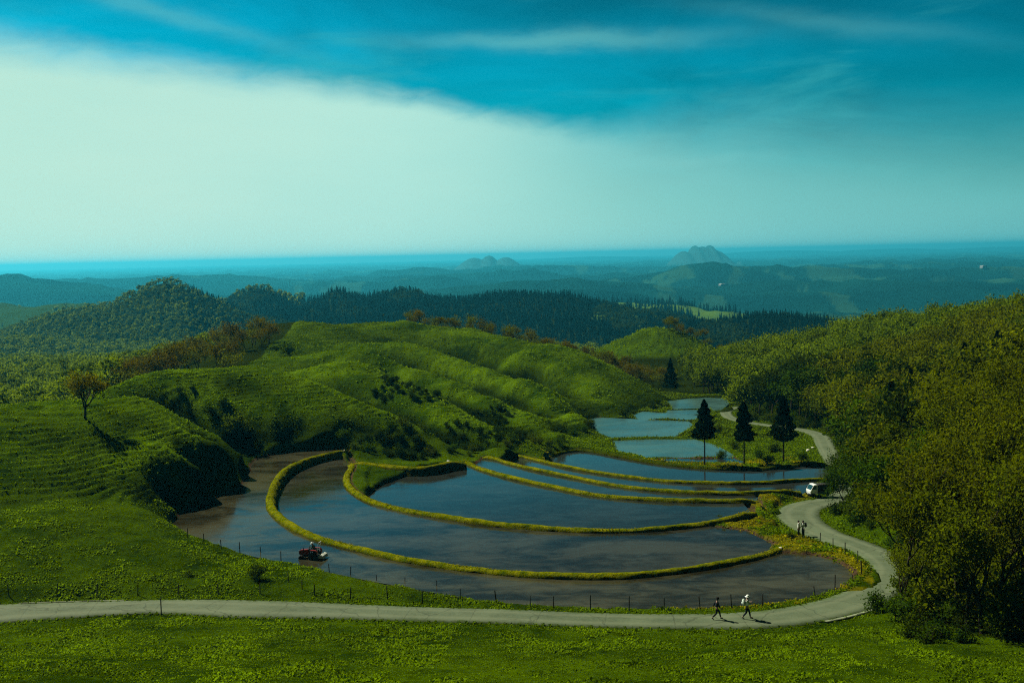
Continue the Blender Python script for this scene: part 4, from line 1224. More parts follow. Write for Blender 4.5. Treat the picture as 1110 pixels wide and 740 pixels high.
def m6(x, y):
    r = np.zeros(x.shape, bool)
    for a, b, w, h in ((430, 420, 26, 9), (455, 428, 22, 7), (535, 455, 26, 9), (430, 488, 40, 8), (555, 470, 20, 8), (235, 462, 18, 10), (520, 480, 26, 7), (200, 447, 16, 7), (490, 470, 16, 6)):
        p = on_ground(a, b); k = p[1] / F
        r |= ((x - p[0]) / (w * k)) ** 2 + ((y - p[1]) / (h * k * 3.2)) ** 2 < 1
    return r
x, y = scatter(-60, 30, 140, 260, 1.7, m6, rg); k = off_water(x, y); x, y = x[k], y[k]; z = ground(x, y)
stuff_forest('thicket', 'low dark thickets growing in the hollows of the grass hills', SHRUB_G, x, y, z - .05, rg.uniform(.3, .8, len(x)), M_L_DARKG, M_BARK)
print('thickets', len(x))
def m5(x, y):
    px = pxof(x, y); f = np.interp(y, FT_D, FT_P)
    return (px > f - 14) & (px < f + 30) & (y > 72) & (y < 290) | ((px > 985) & (px < 1160) & (y > 71) & (y < 82))
x, y = scatter(0, 100, 70, 290, 2.2, m5, rg); k = off_water(x, y) & road_clear(x, y, .8); x, y = x[k], y[k]; z = ground(x, y)
for i in range(len(x)):
    low = pxof(x[i], y[i]) > 985 and y[i] < 82
    put_tree('shrub', shrub_v[int(rg.integers(0, 3))], (x[i], y[i], z[i] - .05), rg.uniform(.5, 1.25), rg.uniform(0, 6.28),
             'dense dark bush in the undergrowth at the bottom right of the wood' if low else 'green bush along the wood edge beside the road', 'shrub', 'bushes at the foot of the right-hand wood' if low else 'bushes between wood and road')
x, y = scatter(15, 75, 71, 150, 2.3, lambda x, y: right_wood(x, y) & (pxof(x, y) < 1180) & (pxof(x, y) > np.interp(y, FT_D, FT_P) + 25), rg); z = ground(x, y)
stuff_forest('undergrowth', 'leafy undergrowth filling the near part of the right-hand wood', SHRUB_G, x, y, z - .05, rg.uniform(.8, 1.9, len(x)), M_L_OLIVE, M_BARK)
print('shrubs', len(x))

# ------------------------------------------------------------------ the lone tree
(tv, tf), (v, f, ti) = broadleaf(207, 6.9, 2300, .17, 4, .30, 1.0, .30, .20, nch=(3, 4))
lone = [tmesh('lone_tree_trunk', tv, tf), lmesh('lone_tree_crown', v, f, ti, M_L_RUST)]
p = on_ground(92, 452)
put_tree('lone_tree', lone, tuple(p), .92, .6, 'solitary spreading tree with russet budding leaves on the grassy mound', 'tree')


# ------------------------------------------------------------------ tall cedars at the water
def tall_cedar(seed, H, cb, wide, shape):
    """bare straight stem, narrow crown from cb*H up"""
    rng = np.random.default_rng(seed); C = []
    n = 7500
    z = rng.random(n) ** .85; r = np.interp(z, [p[0] for p in shape], [p[1] for p in shape]) * wide * (1 + .22 * np.sin(z * 38 + seed) * (z < .9))
    az = rng.uniform(0, 6.28, n); lump = 1 + .25 * (vnoise(az * 1.3 + seed, z * 7, seed) - .5) * 2
    rr = r * lump * rng.uniform(.35, 1.0, n) ** .5
    C = np.stack([rr * np.cos(az), rr * np.sin(az), H * cb + z * H * (1 - cb) - rr * .22], 1)
    V, Fq, ti = leaf_quads(rng, C, .20, rng.uniform(0, 1, n), 1.5)
    tb = [tube([(0, 0, -.4), (.04, 0, H * .3), (0, .05, H * .6), (0, 0, H * .98)], [.13, .10, .075, .015], 8)]
    for k in range(26):
        f = cb + (1 - cb) * rng.random() * .9; a = rng.uniform(0, 6.28); L = np.interp((f - cb) / (1 - cb), [p[0] for p in shape], [p[1] for p in shape]) * wide * .9
        tb.append(tube([(0, 0, f * H), (math.cos(a) * L * .5, math.sin(a) * L * .5, f * H + .05), (math.cos(a) * L, math.sin(a) * L, f * H - .15)], [.035, .025, .01], 4))
    for k in range(7):   # dead stubs on the bare stem
        f = (.2 + (cb - .2) * rng.random()) * H if cb > .2 else .1 * H; a = rng.uniform(0, 6.28)
        tb.append(tube([(0, 0, f), (math.cos(a) * .35, math.sin(a) * .35, f + .05)], [.02, .008], 4))
    tv, tf = join(tb)
    return [tmesh('tall_cedar_trunk', tv, tf), lmesh('tall_cedar_crown', V, Fq, ti, M_L_CEDAR)]


CED = [(765, 503.5, 433, .43, 1.75, [(0, .45), (.1, .95), (.22, 1), (.45, .72), (.7, .5), (.9, .22), (1, .03)], 'tall dark cedar with bare trunk, leftmost of the three at the water'),
       (808, 502.5, 436, .40, 1.55, [(0, .5), (.12, 1), (.28, .95), (.42, .6), (.48, .55), (.62, .72), (.8, .5), (.93, .3), (1, .05)], 'slim dark cedar with a pinched crown, middle of the three at the water'),
       (851, 500.5, 429, .36, 1.9, [(0, .5), (.1, .98), (.25, 1), (.45, .75), (.7, .48), (.9, .2), (1, .03)], 'broad dark cedar with bare trunk, rightmost of the three at the water')]
for k, (a, b, top, cb, wd_, shp, lab) in enumerate(CED):
    p = PZ(a, b, HF - .25); p[1] += 1.0
    H = (b - top) / F * p[1] * 1.02
    p[2] = g1(p[0], p[1]) - .05
    top_z = PD(a, top, p[1])[2]; H = top_z - p[2]
    put_tree('tall_cedar', tall_cedar(300 + k, H, cb, wd_, shp), tuple(p), 1.0, 0, lab, 'tree')
dc = [tall_cedar(310, 9.0, .08, 2.3, [(0, .9), (.1, 1), (.4, .7), (.8, .25), (1, .02)])]
for a, b, d, s, lab in ((727, 419, 292, .95, 'lone dark conifer beside the far end of the ponds'),):
    p = PD(a, b, d); p[2] = g1(p[0], p[1]); put_tree('conifer', dc[0], tuple(p), s, 0, lab, 'tree')
j = 0
for a, d, s in ((1045, 160, 1.0), (1052, 158, .85), (1060, 157, .9), (1071, 156, .85), (1080, 158, 1.0), (1087, 155, .95), (1096, 150, .8), (1102, 146, .72), (966, 150, .9), (987, 158, .95), (1022, 156, .9)):
    p = PH(a, d, 25); p[2] = g1(p[0], p[1])
    put_tree('conifer', dc[0], tuple(p), s * 1.38, j * 1.1, 'dark conifer standing among the olive trees of the right-hand hillside', 'tree', 'dark conifers in the right-hand wood'); j += 1
# ------------------------------------------------------------------ small solid shapes
import bmesh
from mathutils import Matrix


def bm_mesh(name, build, mat, bevel=0.0, smooth=False, mats=None):
    bm = bmesh.new(); build(bm)
    if bevel:
        bmesh.ops.bevel(bm, geom=[e for e in bm.edges if e.calc_length() > bevel * 2.2], offset=bevel, segments=2, affect='EDGES', clamp_overlap=True)
    bmesh.ops.recalc_face_normals(bm, faces=bm.faces)
    me = bpy.data.meshes.new(name); bm.to_mesh(me); bm.free()
    for m in (mats or [mat]): me.materials.append(m)
    if smooth:
        for p in me.polygons: p.use_smooth = True
    return me


def bx(bm, x0, x1, y0, y1, z0, z1):
    v = [bm.verts.new((x, y, z)) for x in (x0, x1) for y in (y0, y1) for z in (z0, z1)]
    for f in ((0, 1, 3, 2), (4, 6, 7, 5), (0, 4, 5, 1), (2, 3, 7, 6), (0, 2, 6, 4), (1, 5, 7, 3)): bm.faces.new([v[i] for i in f])


def prism(bm, prof, y0, y1):
    """profile in x,z extruded along y"""
    a = [bm.verts.new((x, y0, z)) for x, z in prof]; b = [bm.verts.new((x, y1, z)) for x, z in prof]
    n = len(prof); bm.faces.new(a); bm.faces.new(b[::-1])
    for i in range(n): bm.faces.new([a[i], b[i], b[(i + 1) % n], a[(i + 1) % n]])


def lathe(bm, prof, c, axis='y', n=20):
    rings = []
    for r, h in prof:
        ring = []
        for k in range(n):
            a = 2 * math.pi * k / n; p = (r * math.cos(a), r * math.sin(a))
            q = (c[0] + p[0], c[1] + h, c[2] + p[1]) if axis == 'y' else (c[0] + p[0], c[1] + p[1], c[2] + h) if axis == 'z' else (c[0] + h, c[1] + p[0], c[2] + p[1])
            ring.append(bm.verts.new(q))
        rings.append(ring)
    for a, b in zip(rings, rings[1:]):
        for k in range(n): bm.faces.new([a[k], a[(k + 1) % n], b[(k + 1) % n], b[k]])
    bm.faces.new(rings[0]); bm.faces.new(rings[-1][::-1])


def rod(bm, a, b, r, n=8, r2=None):
    V, Fq = tube([a, (np.array(a) + np.array(b)) / 2, b], [r, ((r2 or r) + r) / 2, r2 or r], n)
    vs = [bm.verts.new(v) for v in V]
    for f in Fq: bm.faces.new([vs[i] for i in f])
    bm.faces.new(vs[:n]); bm.faces.new(vs[-n:])


def empty(name, loc, rz=0, sc=1.0):
    o = bpy.data.objects.new(name, None); COL.objects.link(o); o.location = loc; o.rotation_euler = (0, 0, rz); o.scale = (sc,) * 3; o.empty_display_size = .3
    return o


def pt(name, parent, build, mat, bevel=0., smooth=False):
    return link(name, bm_mesh(name, build, mat, bevel, smooth), parent)


P_WHITE = simple('white_paint', (.72, .78, .74), .3, var=.06, scale=3, spec=.5)
P_GLASS = simple('dark_glass', (.012, .045, .05), .06, var=.1, spec=.7)
P_TYRE = simple('rubber', (.012, .012, .012), .8)
P_STEEL = simple('steel', (.30, .32, .30), .35, .8)
P_BLACK = simple('black_metal', (.012, .013, .013), .5)
P_DARKBED = simple('dark_grey_paint', (.03, .034, .033), .5)
P_GREYW = simple('pale_sheet_metal', (.25, .27, .26), .6)
P_CANVAS = simple('dark_canvas', (.012, .016, .014), .85, var=.3)
P_RED = simple('red_paint', (.16, .012, .008), .35, var=.25, scale=4)
P_LAMP = simple('lamp_lens', (.55, .5, .4), .15)
P_REDL = simple('red_lens', (.3, .01, .008), .2)
P_SKIN = simple('skin', (.32, .19, .12), .6, var=.08)
P_HAIR = simple('hair', (.010, .008, .007), .7)
P_EYE = simple('eye', (.02, .015, .012), .3)
P_WOODP = simple('weathered_post', (.025, .022, .014), .9, var=.4, scale=8)
P_STONE = simple('pale_stone', (.55, .56, .48), .9, var=.2, scale=4)


def cloth(name, c): return simple(name, c, .9, var=.18, scale=9, spec=.1)


C_NAVY = cloth('navy_cloth', (.010, .014, .022)); C_BLACK = cloth('black_cloth', (.010, .010, .011)); C_WHITE = cloth('white_cloth', (.70, .76, .70)); C_PALE = cloth('pale_cloth', (.42, .52, .45))
C_GREY = cloth('grey_cloth', (.16, .17, .16)); C_TEAL = cloth('blue_green_cloth', (.03, .09, .08))


def skin(name, nodes, edges, mat, sub=2):
    me = bpy.data.meshes.new(name); me.from_pydata([n[0] for n in nodes], edges, [])
    o = bpy.data.objects.new(name, me); COL.objects.link(o)
    md = o.modifiers.new('s', 'SKIN'); md.use_smooth_shade = True
    sv = me.skin_vertices[0].data
    for i, n in enumerate(nodes):
        r = n[1] if hasattr(n[1], '__len__') else (n[1], n[1])
        sv[i].radius = r; sv[i].use_root = (i == 0)
    o.modifiers.new('d', 'SUBSURF').levels = sub
    dg = bpy.context.evaluated_depsgraph_get(); ev = o.evaluated_get(dg)
    out = bpy.data.meshes.new_from_object(ev); out.name = name
    bpy.data.objects.remove(o); out.materials.clear(); out.materials.append(mat)
    for p in out.polygons: p.use_smooth = True; p.material_index = 0
    return out


def lerp(a, b, t): return tuple(a[i] + (b[i] - a[i]) * t for i in range(3))


def person(loc, rz, J, shirt, trousers, hat=None, label='', pack=None, sc=1.0, group=None):
    """J: joint positions, facing +x; L/R lists = shoulder, elbow, wrist and hip, knee, ankle, toe"""
    root = empty('person', loc, rz, sc); tag(root, label, 'person', group)
    N = [(J['pelvis'], (.125, .105)), (J['waist'], (.115, .095)), (J['chest'], (.15, .105)), (J['neck'], .055), (lerp(J['neck'], J['head'], .55), .062), (J['head'], (.082, .095)), (J['top'], .065)]
    E = [(0, 1), (1, 2), (2, 3), (3, 4), (4, 5), (5, 6)]
    def add(p, r, par): N.append((p, r)); E.append((par, len(N) - 1)); return len(N) - 1
    hands = []
    for s in 'LR':
        sh, el, wr = J['arm' + s]
        a = add(sh, .056, 2); a = add(lerp(sh, el, .5), .048, a); a = add(el, .040, a); a = add(lerp(el, wr, .4), .038, a); a = add(wr, .026, a)
        d = np.array(wr) - np.array(el); d /= np.linalg.norm(d); u = np.cross(d, (0, 0, 1.)) if abs(d[2]) < .9 else np.array([0., 1, 0]) * (1 if s == 'L' else -1)
        u = np.array([1., 0, 0]) if abs(d[2]) >= .9 else u / np.linalg.norm(u); v = np.cross(d, u)
        pc = np.array(wr) + d * .05; pe = np.array(wr) + d * .085
        a = add(tuple(pc), (.034, .02), a)
        for k, (off, ln) in enumerate(((-.030, .060), (-.010, .072), (.010, .068), (.028, .054))):
            q = pe + u * off; b = add(tuple(q), .0095, a); b = add(tuple(q + d * ln * .5 + v * .006), .0085, b); add(tuple(q + d * ln * .9 + v * .022), .0075, b)
        q = np.array(wr) + d * .03 - u * .036; b = add(tuple(q), .011, a); add(tuple(q + d * .04 - u * .018 + v * .01), .009, b)
        hp, kn, an, toe = J['leg' + s]
        a = add(hp, .088, 0); a = add(lerp(hp, kn, .45), .075, a); a = add(kn, .053, a); a = add(lerp(kn, an, .35), .052, a); a = add(an, .035, a); add(toe, (.035, .028), a)
    body = link('body', skin('body', N, E, P_SKIN), root)
    # face
    hd = np.array(J['head']); f = np.array(J.get('face', (1, 0, 0)), float); f /= np.linalg.norm(f); sd_ = np.cross((0, 0, 1.), f); sd_ /= np.linalg.norm(sd_); upv = np.cross(f, sd_)
    def face(bm):
        c = hd + f * .10 - upv * .005
        bmesh.ops.create_cone(bm, cap_ends=True, segments=6, radius1=.016, radius2=.004, depth=.04, matrix=Matrix.Translation(Vector(c)) @ Vector(f).to_track_quat('Z', 'Y').to_matrix().to_4x4())
        for q in (-1, 1):
            bmesh.ops.create_icosphere(bm, subdivisions=2, radius=.022, matrix=Matrix.Translation(Vector(hd + sd_ * q * .088)) @ Matrix.Scale(.4, 4, Vector(sd_)))
    link('nose_and_ears', bm_mesh('nose_and_ears', face, P_SKIN, smooth=True), body)
    for q in (-1, 1):
        link('eye', bm_mesh('eye', lambda bm: bmesh.ops.create_icosphere(bm, subdivisions=1, radius=.012, matrix=Matrix.Translation(Vector(hd + f * .083 + sd_ * q * .034 + upv * .02))), P_EYE, smooth=True), body)
    link('mouth', bm_mesh('mouth', lambda bm: bmesh.ops.create_cube(bm, size=1, matrix=Matrix.Translation(Vector(hd + f * .088 - upv * .045)) @ Matrix.Diagonal((.012, .04, .008, 1))), P_REDL), body)
    # hair cap
    def hair(bm):
        bmesh.ops.create_icosphere(bm, subdivisions=3, radius=.107, matrix=Matrix.Translation(Vector(hd + upv * .022 - f * .014)))
        bmesh.ops.delete(bm, geom=[v for v in bm.verts if (np.array(v.co) - hd) @ upv < -.05 + .085 * (((np.array(v.co) - hd) @ f) > .03)], context='VERTS')
    link('hair', bm_mesh('hair', hair, P_HAIR, smooth=True), root)
    # shirt
    S = [(J['pelvis'], (.160, .138)), (J['waist'], (.155, .135)), (J['chest'], (.195, .150)), (lerp(J['chest'], J['neck'], .7), .075)]; Es = [(0, 1), (1, 2), (2, 3)]
    for s in 'LR':
        sh, el, wr = J['arm' + s]; k = len(S)
        S += [(sh, .085), (lerp(sh, el, .5), .074), (el, .064), (lerp(el, wr, .92), .05)]; Es += [(2, k), (k, k + 1), (k + 1, k + 2), (k + 2, k + 3)]
    link('shirt', skin('shirt', S, Es, shirt), root)
    T = [(lerp(J['pelvis'], J['waist'], .35), (.142, .12)), (J['pelvis'], (.145, .125))]; Et = [(0, 1)]
    for s in 'LR':
        hp, kn, an, toe = J['leg' + s]; k = len(T)
        T += [(hp, .105), (lerp(hp, kn, .45), .092), (kn, .072), (lerp(kn, an, .4), .066), (lerp(kn, an, .93), .055)]; Et += [(1, k)] + [(k + i, k + i + 1) for i in range(4)]
    link('trousers', skin('trousers', T, Et, trousers), root)
    for s in 'LR':
        hp, kn, an, toe = J['leg' + s]; t0 = np.array(toe) - (np.array(an) - [0, 0, .05]); back = np.array(an) - t0 * .35 - [0, 0, .045]
        link('shoe', skin('shoe', [(tuple(back), (.04, .042)), (lerp(back, toe, .5), (.045, .042)), (tuple(np.array(toe)), (.045, .032)), (tuple(np.array(toe) + t0 * .15), (.03, .022))], [(0, 1), (1, 2), (2, 3)], P_BLACK), root)
    if hat:
        mat, brim = hat
        hb = hd + upv * .05
        def mk(bm):
            prof = [(brim, .0), (brim, .008), (.112, .03), (.108, .075), (.09, .115), (.05, .135), (.01, .14)]
            lathe(bm, prof, (0, 0, 0), 'z', 20)
            M = Matrix.Translation(Vector(hb)) @ Vector(upv).to_track_quat('Z', 'Y').to_matrix().to_4x4()
            bmesh.ops.transform(bm, matrix=M, verts=bm.verts)
        link('hat', bm_mesh('hat', mk, mat, smooth=True), root)
    if pack:
        pr = empty('backpack', loc, rz, sc)
        tag(pr, pack[1], 'backpack')
        cx = (J['chest'][0] + J['waist'][0]) / 2 - .24; cz = (J['chest'][2] + J['waist'][2]) / 2 + .03
        pt('sack', pr, lambda bm: bx(bm, cx - .09, cx + .10, -.14, .14, cz - .22, cz + .22), pack[0], .05, True)
        pt('pocket', pr, lambda bm: bx(bm, cx - .13, cx - .07, -.10, .10, cz - .17, cz + .02), pack[0], .025, True)
        for q in (-1, 1):
            pt('strap', pr, lambda bm: (rod(bm, (cx + .09, q * .10, cz + .18), (J['chest'][0] + .05, q * .11, J['chest'][2] + .15), .018), rod(bm, (J['chest'][0] + .05, q * .11, J['chest'][2] + .15), (J['chest'][0] + .135, q * .10, J['chest'][2] - .05), .018)), P_BLACK)
    return root


def stride(k=.30, armfwd=.20, head=(1, 0, 0), bent=False):
    J = dict(pelvis=(0, 0, .90), waist=(.01, 0, 1.06), chest=(.03, 0, 1.26), neck=(.05, 0, 1.42), head=(.075, 0, 1.535), top=(.075, 0, 1.60), face=head)
    J['legL'] = [(0, .085, .86), (k * .72, .09, .50), (k * 1.0, .09, .085), (k * 1.0 + .15, .10, .045)]
    J['legR'] = [(0, -.085, .86), (-k * .15, -.09, .47), (-k * 1.15, -.09, .16), (-k * 1.15 + .11, -.10, .045)]
    J['armL'] = [(.03, .17, 1.34), (-armfwd * .75, .22, 1.10), (-armfwd * .9, .23, .86)]
    J['armR'] = [(.03, -.17, 1.34), (armfwd * .55, -.22, 1.09), (armfwd * 1.25, -.21, .90)]
    if bent:
        J['armL'] = [(.03, .17, 1.34), (.05, .22, 1.09), (.27, .13, 1.16)]
        J['armR'] = [(.03, -.17, 1.34), (.07, -.22, 1.09), (.29, -.12, 1.17)]
    return J


def standing(tw=0):
    J = dict(pelvis=(0, 0, .90), waist=(.0, 0, 1.06), chest=(.01, 0, 1.26), neck=(.02, 0, 1.42), head=(.045, 0, 1.535), top=(.045, 0, 1.60), face=(1, tw, -.15))
    J['legL'] = [(0, .085, .86), (.02, .10, .48), (0, .11, .085), (.14, .14, .045)]
    J['legR'] = [(0, -.085, .86), (.03, -.10, .48), (-.02, -.11, .085), (.12, -.14, .045)]
    J['armL'] = [(.01, .17, 1.34), (-.03, .22, 1.08), (.06, .23, .84)]
    J['armR'] = [(.01, -.17, 1.34), (-.02, -.22, 1.08), (.16, -.17, .98)]
    return J


def road_z(p):
    i = int(np.argmin(np.hypot(RC[:, 0] - p[0], RC[:, 1] - p[1]))); return RC[i, 2] + .06


p = PZ(777, 671.5, 28.0); put_rz = math.radians(4)
person((p[0], p[1], road_z(p)), put_rz, stride(.33), C_NAVY, C_BLACK, (C_BLACK, .115), 'walking person in dark clothes and dark cap, left of the two on the road', sc=1.0)
p = PZ(809.5, 671, 28.0)
person((p[0], p[1], road_z(p)), math.radians(-3), stride(.27, bent=True), C_WHITE, C_NAVY, (C_WHITE, .20), 'walking person in white hat and pale shirt, ahead of the dark-clothed walker', (C_PALE, 'pale backpack worn by the walker in the white hat'), sc=1.08)
p = PZ(866, 583.5, 30.5); zz = max(g1(p[0], p[1]), p[2] - .5)
person((p[0], p[1], zz - .01), math.radians(150), standing(.2), C_WHITE, C_BLACK, None, 'standing person in a white top beside the road, left one of the pair', sc=1.05)
p = PZ(870.8, 584, 30.5); zz = max(g1(p[0], p[1]), p[2] - .5)
person((p[0], p[1], zz - .01), math.radians(200), standing(-.2), C_PALE, C_NAVY, None, 'standing person with grey-green top and dark backpack, right one of the pair by the road', (C_NAVY, 'dark backpack on the right one of the two standing people'), sc=1.08)


# ------------------------------------------------------------------ small white truck
def wheel(parent, x, y, z, r, w, tread=False):
    t = pt('wheel', parent, lambda bm: lathe(bm, [(r * .62, -w / 2), (r * .94, -w / 2), (r, -w * .3), (r, w * .3), (r * .94, w / 2), (r * .62, w / 2)], (x, y, z)), P_TYRE, 0, False)
    link('rim', bm_mesh('rim', lambda bm: lathe(bm, [(r * .6, -w * .42), (r * .25, -w * .30), (r * .25, w * .30), (r * .6, w * .42)], (x, y, z)), P_STEEL), t)
    if tread:
        def lugs(bm):
            for k in range(14):
                a = k * 2 * math.pi / 14
                M = Matrix.Translation((x, y, z)) @ Matrix.Rotation(-a, 4, 'Y') @ Matrix.Translation((r, 0, 0)) @ Matrix.Rotation(.5 * (-1) ** k, 4, 'X')
                bmesh.ops.create_cube(bm, size=1, matrix=M @ Matrix.Diagonal((.05, w * .95, .035, 1)))
        link('tread', bm_mesh('tread', lugs, P_TYRE), t)
    return t


def truck(loc, rz, pitch=0):
    r = empty('small_truck', loc, rz); tag(r, 'small white flatbed truck with dark canvas cover parked by the road', 'truck')
    r.rotation_euler = (0, pitch, rz); r.scale = (.88,) * 3
    # cab, front towards +x
    cab = [(.55, .38), (1.62, .38), (1.68, .55), (1.66, .92), (1.58, 1.02), (1.18, 1.70), (1.08, 1.76), (.62, 1.78), (.55, 1.72)]
    c = pt('cab', r, lambda bm: prism(bm, cab, -.70, .70), P_WHITE, .035)
    pt('windshield', r, lambda bm: prism(bm, [(1.575, 1.04), (1.20, 1.68), (1.215, 1.69), (1.595, 1.05)], -.60, .60), P_GLASS)
    for s in (-1, 1):
        y0, y1 = (.695, .712) if s > 0 else (-.712, -.695)
        pt('side_window', r, lambda bm: prism(bm, [(.72, 1.08), (1.44, 1.08), (1.14, 1.60), (.72, 1.62)], y0, y1), P_GLASS)
        y0, y1 = (.69, .708) if s > 0 else (-.708, -.69)
        d = pt('door', r, lambda bm: prism(bm, [(.66, .50), (1.30, .50), (1.50, .72), (1.50, 1.03), (.66, 1.03)], y0, y1), P_WHITE, .006)
        link('door_handle', bm_mesh('door_handle', lambda bm: bx(bm, .74, .86, s * .715 - .012, s * .715 + .012, .93, .96), P_BLACK), d)
        pt('headlight', r, lambda bm: bx(bm, 1.655, 1.70, s * .52 - .10, s * .52 + .10, .66, .80), P_LAMP, .015)
        pt('mirror', r, lambda bm: (rod(bm, (1.40, s * .70, 1.10), (1.48, s * .84, 1.22), .012), bx(bm, 1.44, 1.50, s * .86 - .06, s * .86 + .06, 1.14, 1.34)), P_BLACK)
        pt('tail_light', r, lambda bm: bx(bm, -1.72, -1.69, s * .58 - .08, s * .58 + .08, .56, .66), P_REDL)
        pt('wheel_arch', r, lambda bm: prism(bm, [(1.0, .50), (.98, .40), (1.0, .30), (1.62, .30), (1.60, .46), (1.50, .56), (1.20, .58)], s * .708 - .008, s * .708 + .008), P_BLACK)
    pt('bumper', r, lambda bm: bx(bm, 1.60, 1.74, -.70, .70, .34, .50), P_BLACK, .03)
    pt('number_plate', r, lambda bm: bx(bm, 1.742, 1.752, -.16, .16, .40, .48), P_WHITE)
    pt('chassis', r, lambda bm: (bx(bm, -1.66, 1.5, -.38, -.28, .36, .48), bx(bm, -1.66, 1.5, .28, .38, .36, .48), rod(bm, (-1.05, -.6, .28), (-1.05, .6, .28), .04), rod(bm, (1.15, -.6, .28), (1.15, .6, .28), .035)), P_BLACK)
    bed = pt('bed', r, lambda bm: (bx(bm, -1.70, .50, -.70, .70, .55, .62), bx(bm, -1.70, .50, -.71, -.67, .62, .90), bx(bm, -1.70, .50, .67, .71, .62, .90), bx(bm, -1.71, -1.67, -.67, .67, .62, .90)), P_DARKBED, .006)
    def hood(bm):
        prism(bm, [(-1.66, .90), (-1.66, 1.62), (-1.58, 1.72), (.42, 1.72), (.50, 1.64), (.50, .90)], -.665, .665)
    pt('canvas_cover', r, hood, P_CANVAS, .05)
    for k in range(5):
        x = -1.5 + k * .46
        pt('cover_rib', r, lambda bm: (bx(bm, x - .012, x + .012, -.685, -.655, .92, 1.66), bx(bm, x - .012, x + .012, .655, .685, .92, 1.66)), P_BLACK)
    for x in (1.28, -1.05):
        for s in (-1, 1): wheel(r, x, s * .62, .265, .265, .15)
    return r


p = PZ(882, 538.5, 31.75)
z = road_z(p) - .02
truck((p[0] + .75, p[1] + .35, max(z, g1(p[0], p[1]))), math.radians(193))


# ------------------------------------------------------------------ red paddy tractor with driver
def tractor(loc, rz):
    r = empty('paddy_tractor', loc, rz); tag(r, 'small red tractor tilling the flooded outer paddy', 'tractor')
    pt('hood', r, lambda bm: prism(bm, [(.25, .55), (1.15, .52), (1.22, .62), (1.18, .92), (1.02, 1.02), (.25, 1.08)], -.23, .23), P_RED, .04)
    pt('grille', r, lambda bm: bx(bm, 1.19, 1.235, -.17, .17, .58, .86), P_BLACK, .01)
    for s in (-1, 1): pt('headlight', r, lambda bm: bx(bm, 1.20, 1.25, s * .14 - .045, s * .14 + .045, .86, .93), P_LAMP, .01)
    pt('frame', r, lambda bm: (bx(bm, -.55, 1.1, -.16, .16, .38, .56), rod(bm, (.85, -.5, .32), (.85, .5, .32), .045), rod(bm, (-.35, -.55, .45), (-.35, .55, .45), .06)), P_BLACK, .01)
    pt('muffler', r, lambda bm: (rod(bm, (.72, .26, .85), (.72, .26, 1.28), .03), rod(bm, (.72, .26, .95), (.72, .26, 1.18), .05)), P_BLACK)
    for s in (-1, 1):
        pt('fender', r, lambda bm: prism(bm, [(-.86, .70), (-.80, .98), (-.62, 1.12), (-.12, 1.12), (.10, .96), (.18, .70), (.12, .70), (.04, .92), (-.14, 1.06), (-.60, 1.06), (-.74, .94), (-.80, .70)], s * .52 - .15, s * .52 + .13), P_RED, .012)
        wheel(r, -.35, s * .58, .42, .46, .24, True); wheel(r, .85, s * .50, .27, .29, .16, True)
    pt('seat', r, lambda bm: (bx(bm, -.52, -.12, -.2, .2, .86, .95), bx(bm, -.58, -.48, -.2, .2, .92, 1.22)), P_BLACK, .03)
    w = pt('steering_wheel', r, lambda bm: (rod(bm, (.30, 0, 1.0), (.12, 0, 1.22), .018), rod(bm, (.125, 0, 1.205), (.105, 0, 1.235), .17, 16)), P_BLACK)
    pt('roll_bar', r, lambda bm: (rod(bm, (-.66, -.32, .8), (-.86, -.32, 1.78), .028), rod(bm, (-.66, .32, .8), (-.86, .32, 1.78), .028), rod(bm, (-.86, -.34, 1.78), (-.86, .34, 1.78), .03)), P_WHITE)
    pt('dashboard', r, lambda bm: bx(bm, .20, .34, -.2, .2, .9, 1.10), P_BLACK, .02)
    t = pt('tiller', r, lambda bm: (prism(bm, [(-1.42, .30), (-1.34, .58), (-1.12, .68), (-.92, .60), (-.88, .40)], -.62, .62), rod(bm, (-.55, -.2, .55), (-1.0, -.2, .55), .025), rod(bm, (-.55, .2, .55), (-1.0, .2, .55), .025)), P_PALE, .02)
    def blades(bm):
        rod(bm, (-1.14, -.6, .24), (-1.14, .6, .24), .03)
        for k in range(12):
            a = k * 1.9; y = -.56 + k * .1; rod(bm, (-1.14, y, .24), (-1.14 + .2 * math.cos(a), y, .24 + .2 * math.sin(a)), .015)
    link('blades', bm_mesh('blades', blades, P_BLACK), t)
    return r


P_PALE = simple('pale_panel', (.50, .54, .46), .5, var=.2)
p = PZ(338, 604.5, HA)
lo = (p[0], p[1], CAMZ - HA - .20); rz = math.radians(168)
tractor(lo, rz)
J = dict(pelvis=(-.30, 0, 1.02), waist=(-.27, 0, 1.16), chest=(-.20, 0, 1.34), neck=(-.13, 0, 1.48), head=(-.09, 0, 1.59), top=(-.09, 0, 1.66), face=(1, 0, -.3))
J['legL'] = [(-.24, .09, 1.0), (.13, .17, .98), (.10, .18, .62), (.24, .19, .58)]; J['legR'] = [(-.24, -.09, 1.0), (.13, -.17, .98), (.10, -.18, .62), (.24, -.19, .58)]
J['armL'] = [(-.18, .17, 1.40), (-.06, .24, 1.20), (.08, .15, 1.22)]; J['armR'] = [(-.18, -.17, 1.40), (-.06, -.24, 1.20), (.08, -.15, 1.22)]
person(lo, rz, J, C_TEAL, C_BLACK, (C_WHITE, .19), 'seated driver in white hat and blue-green shirt on the red tractor')

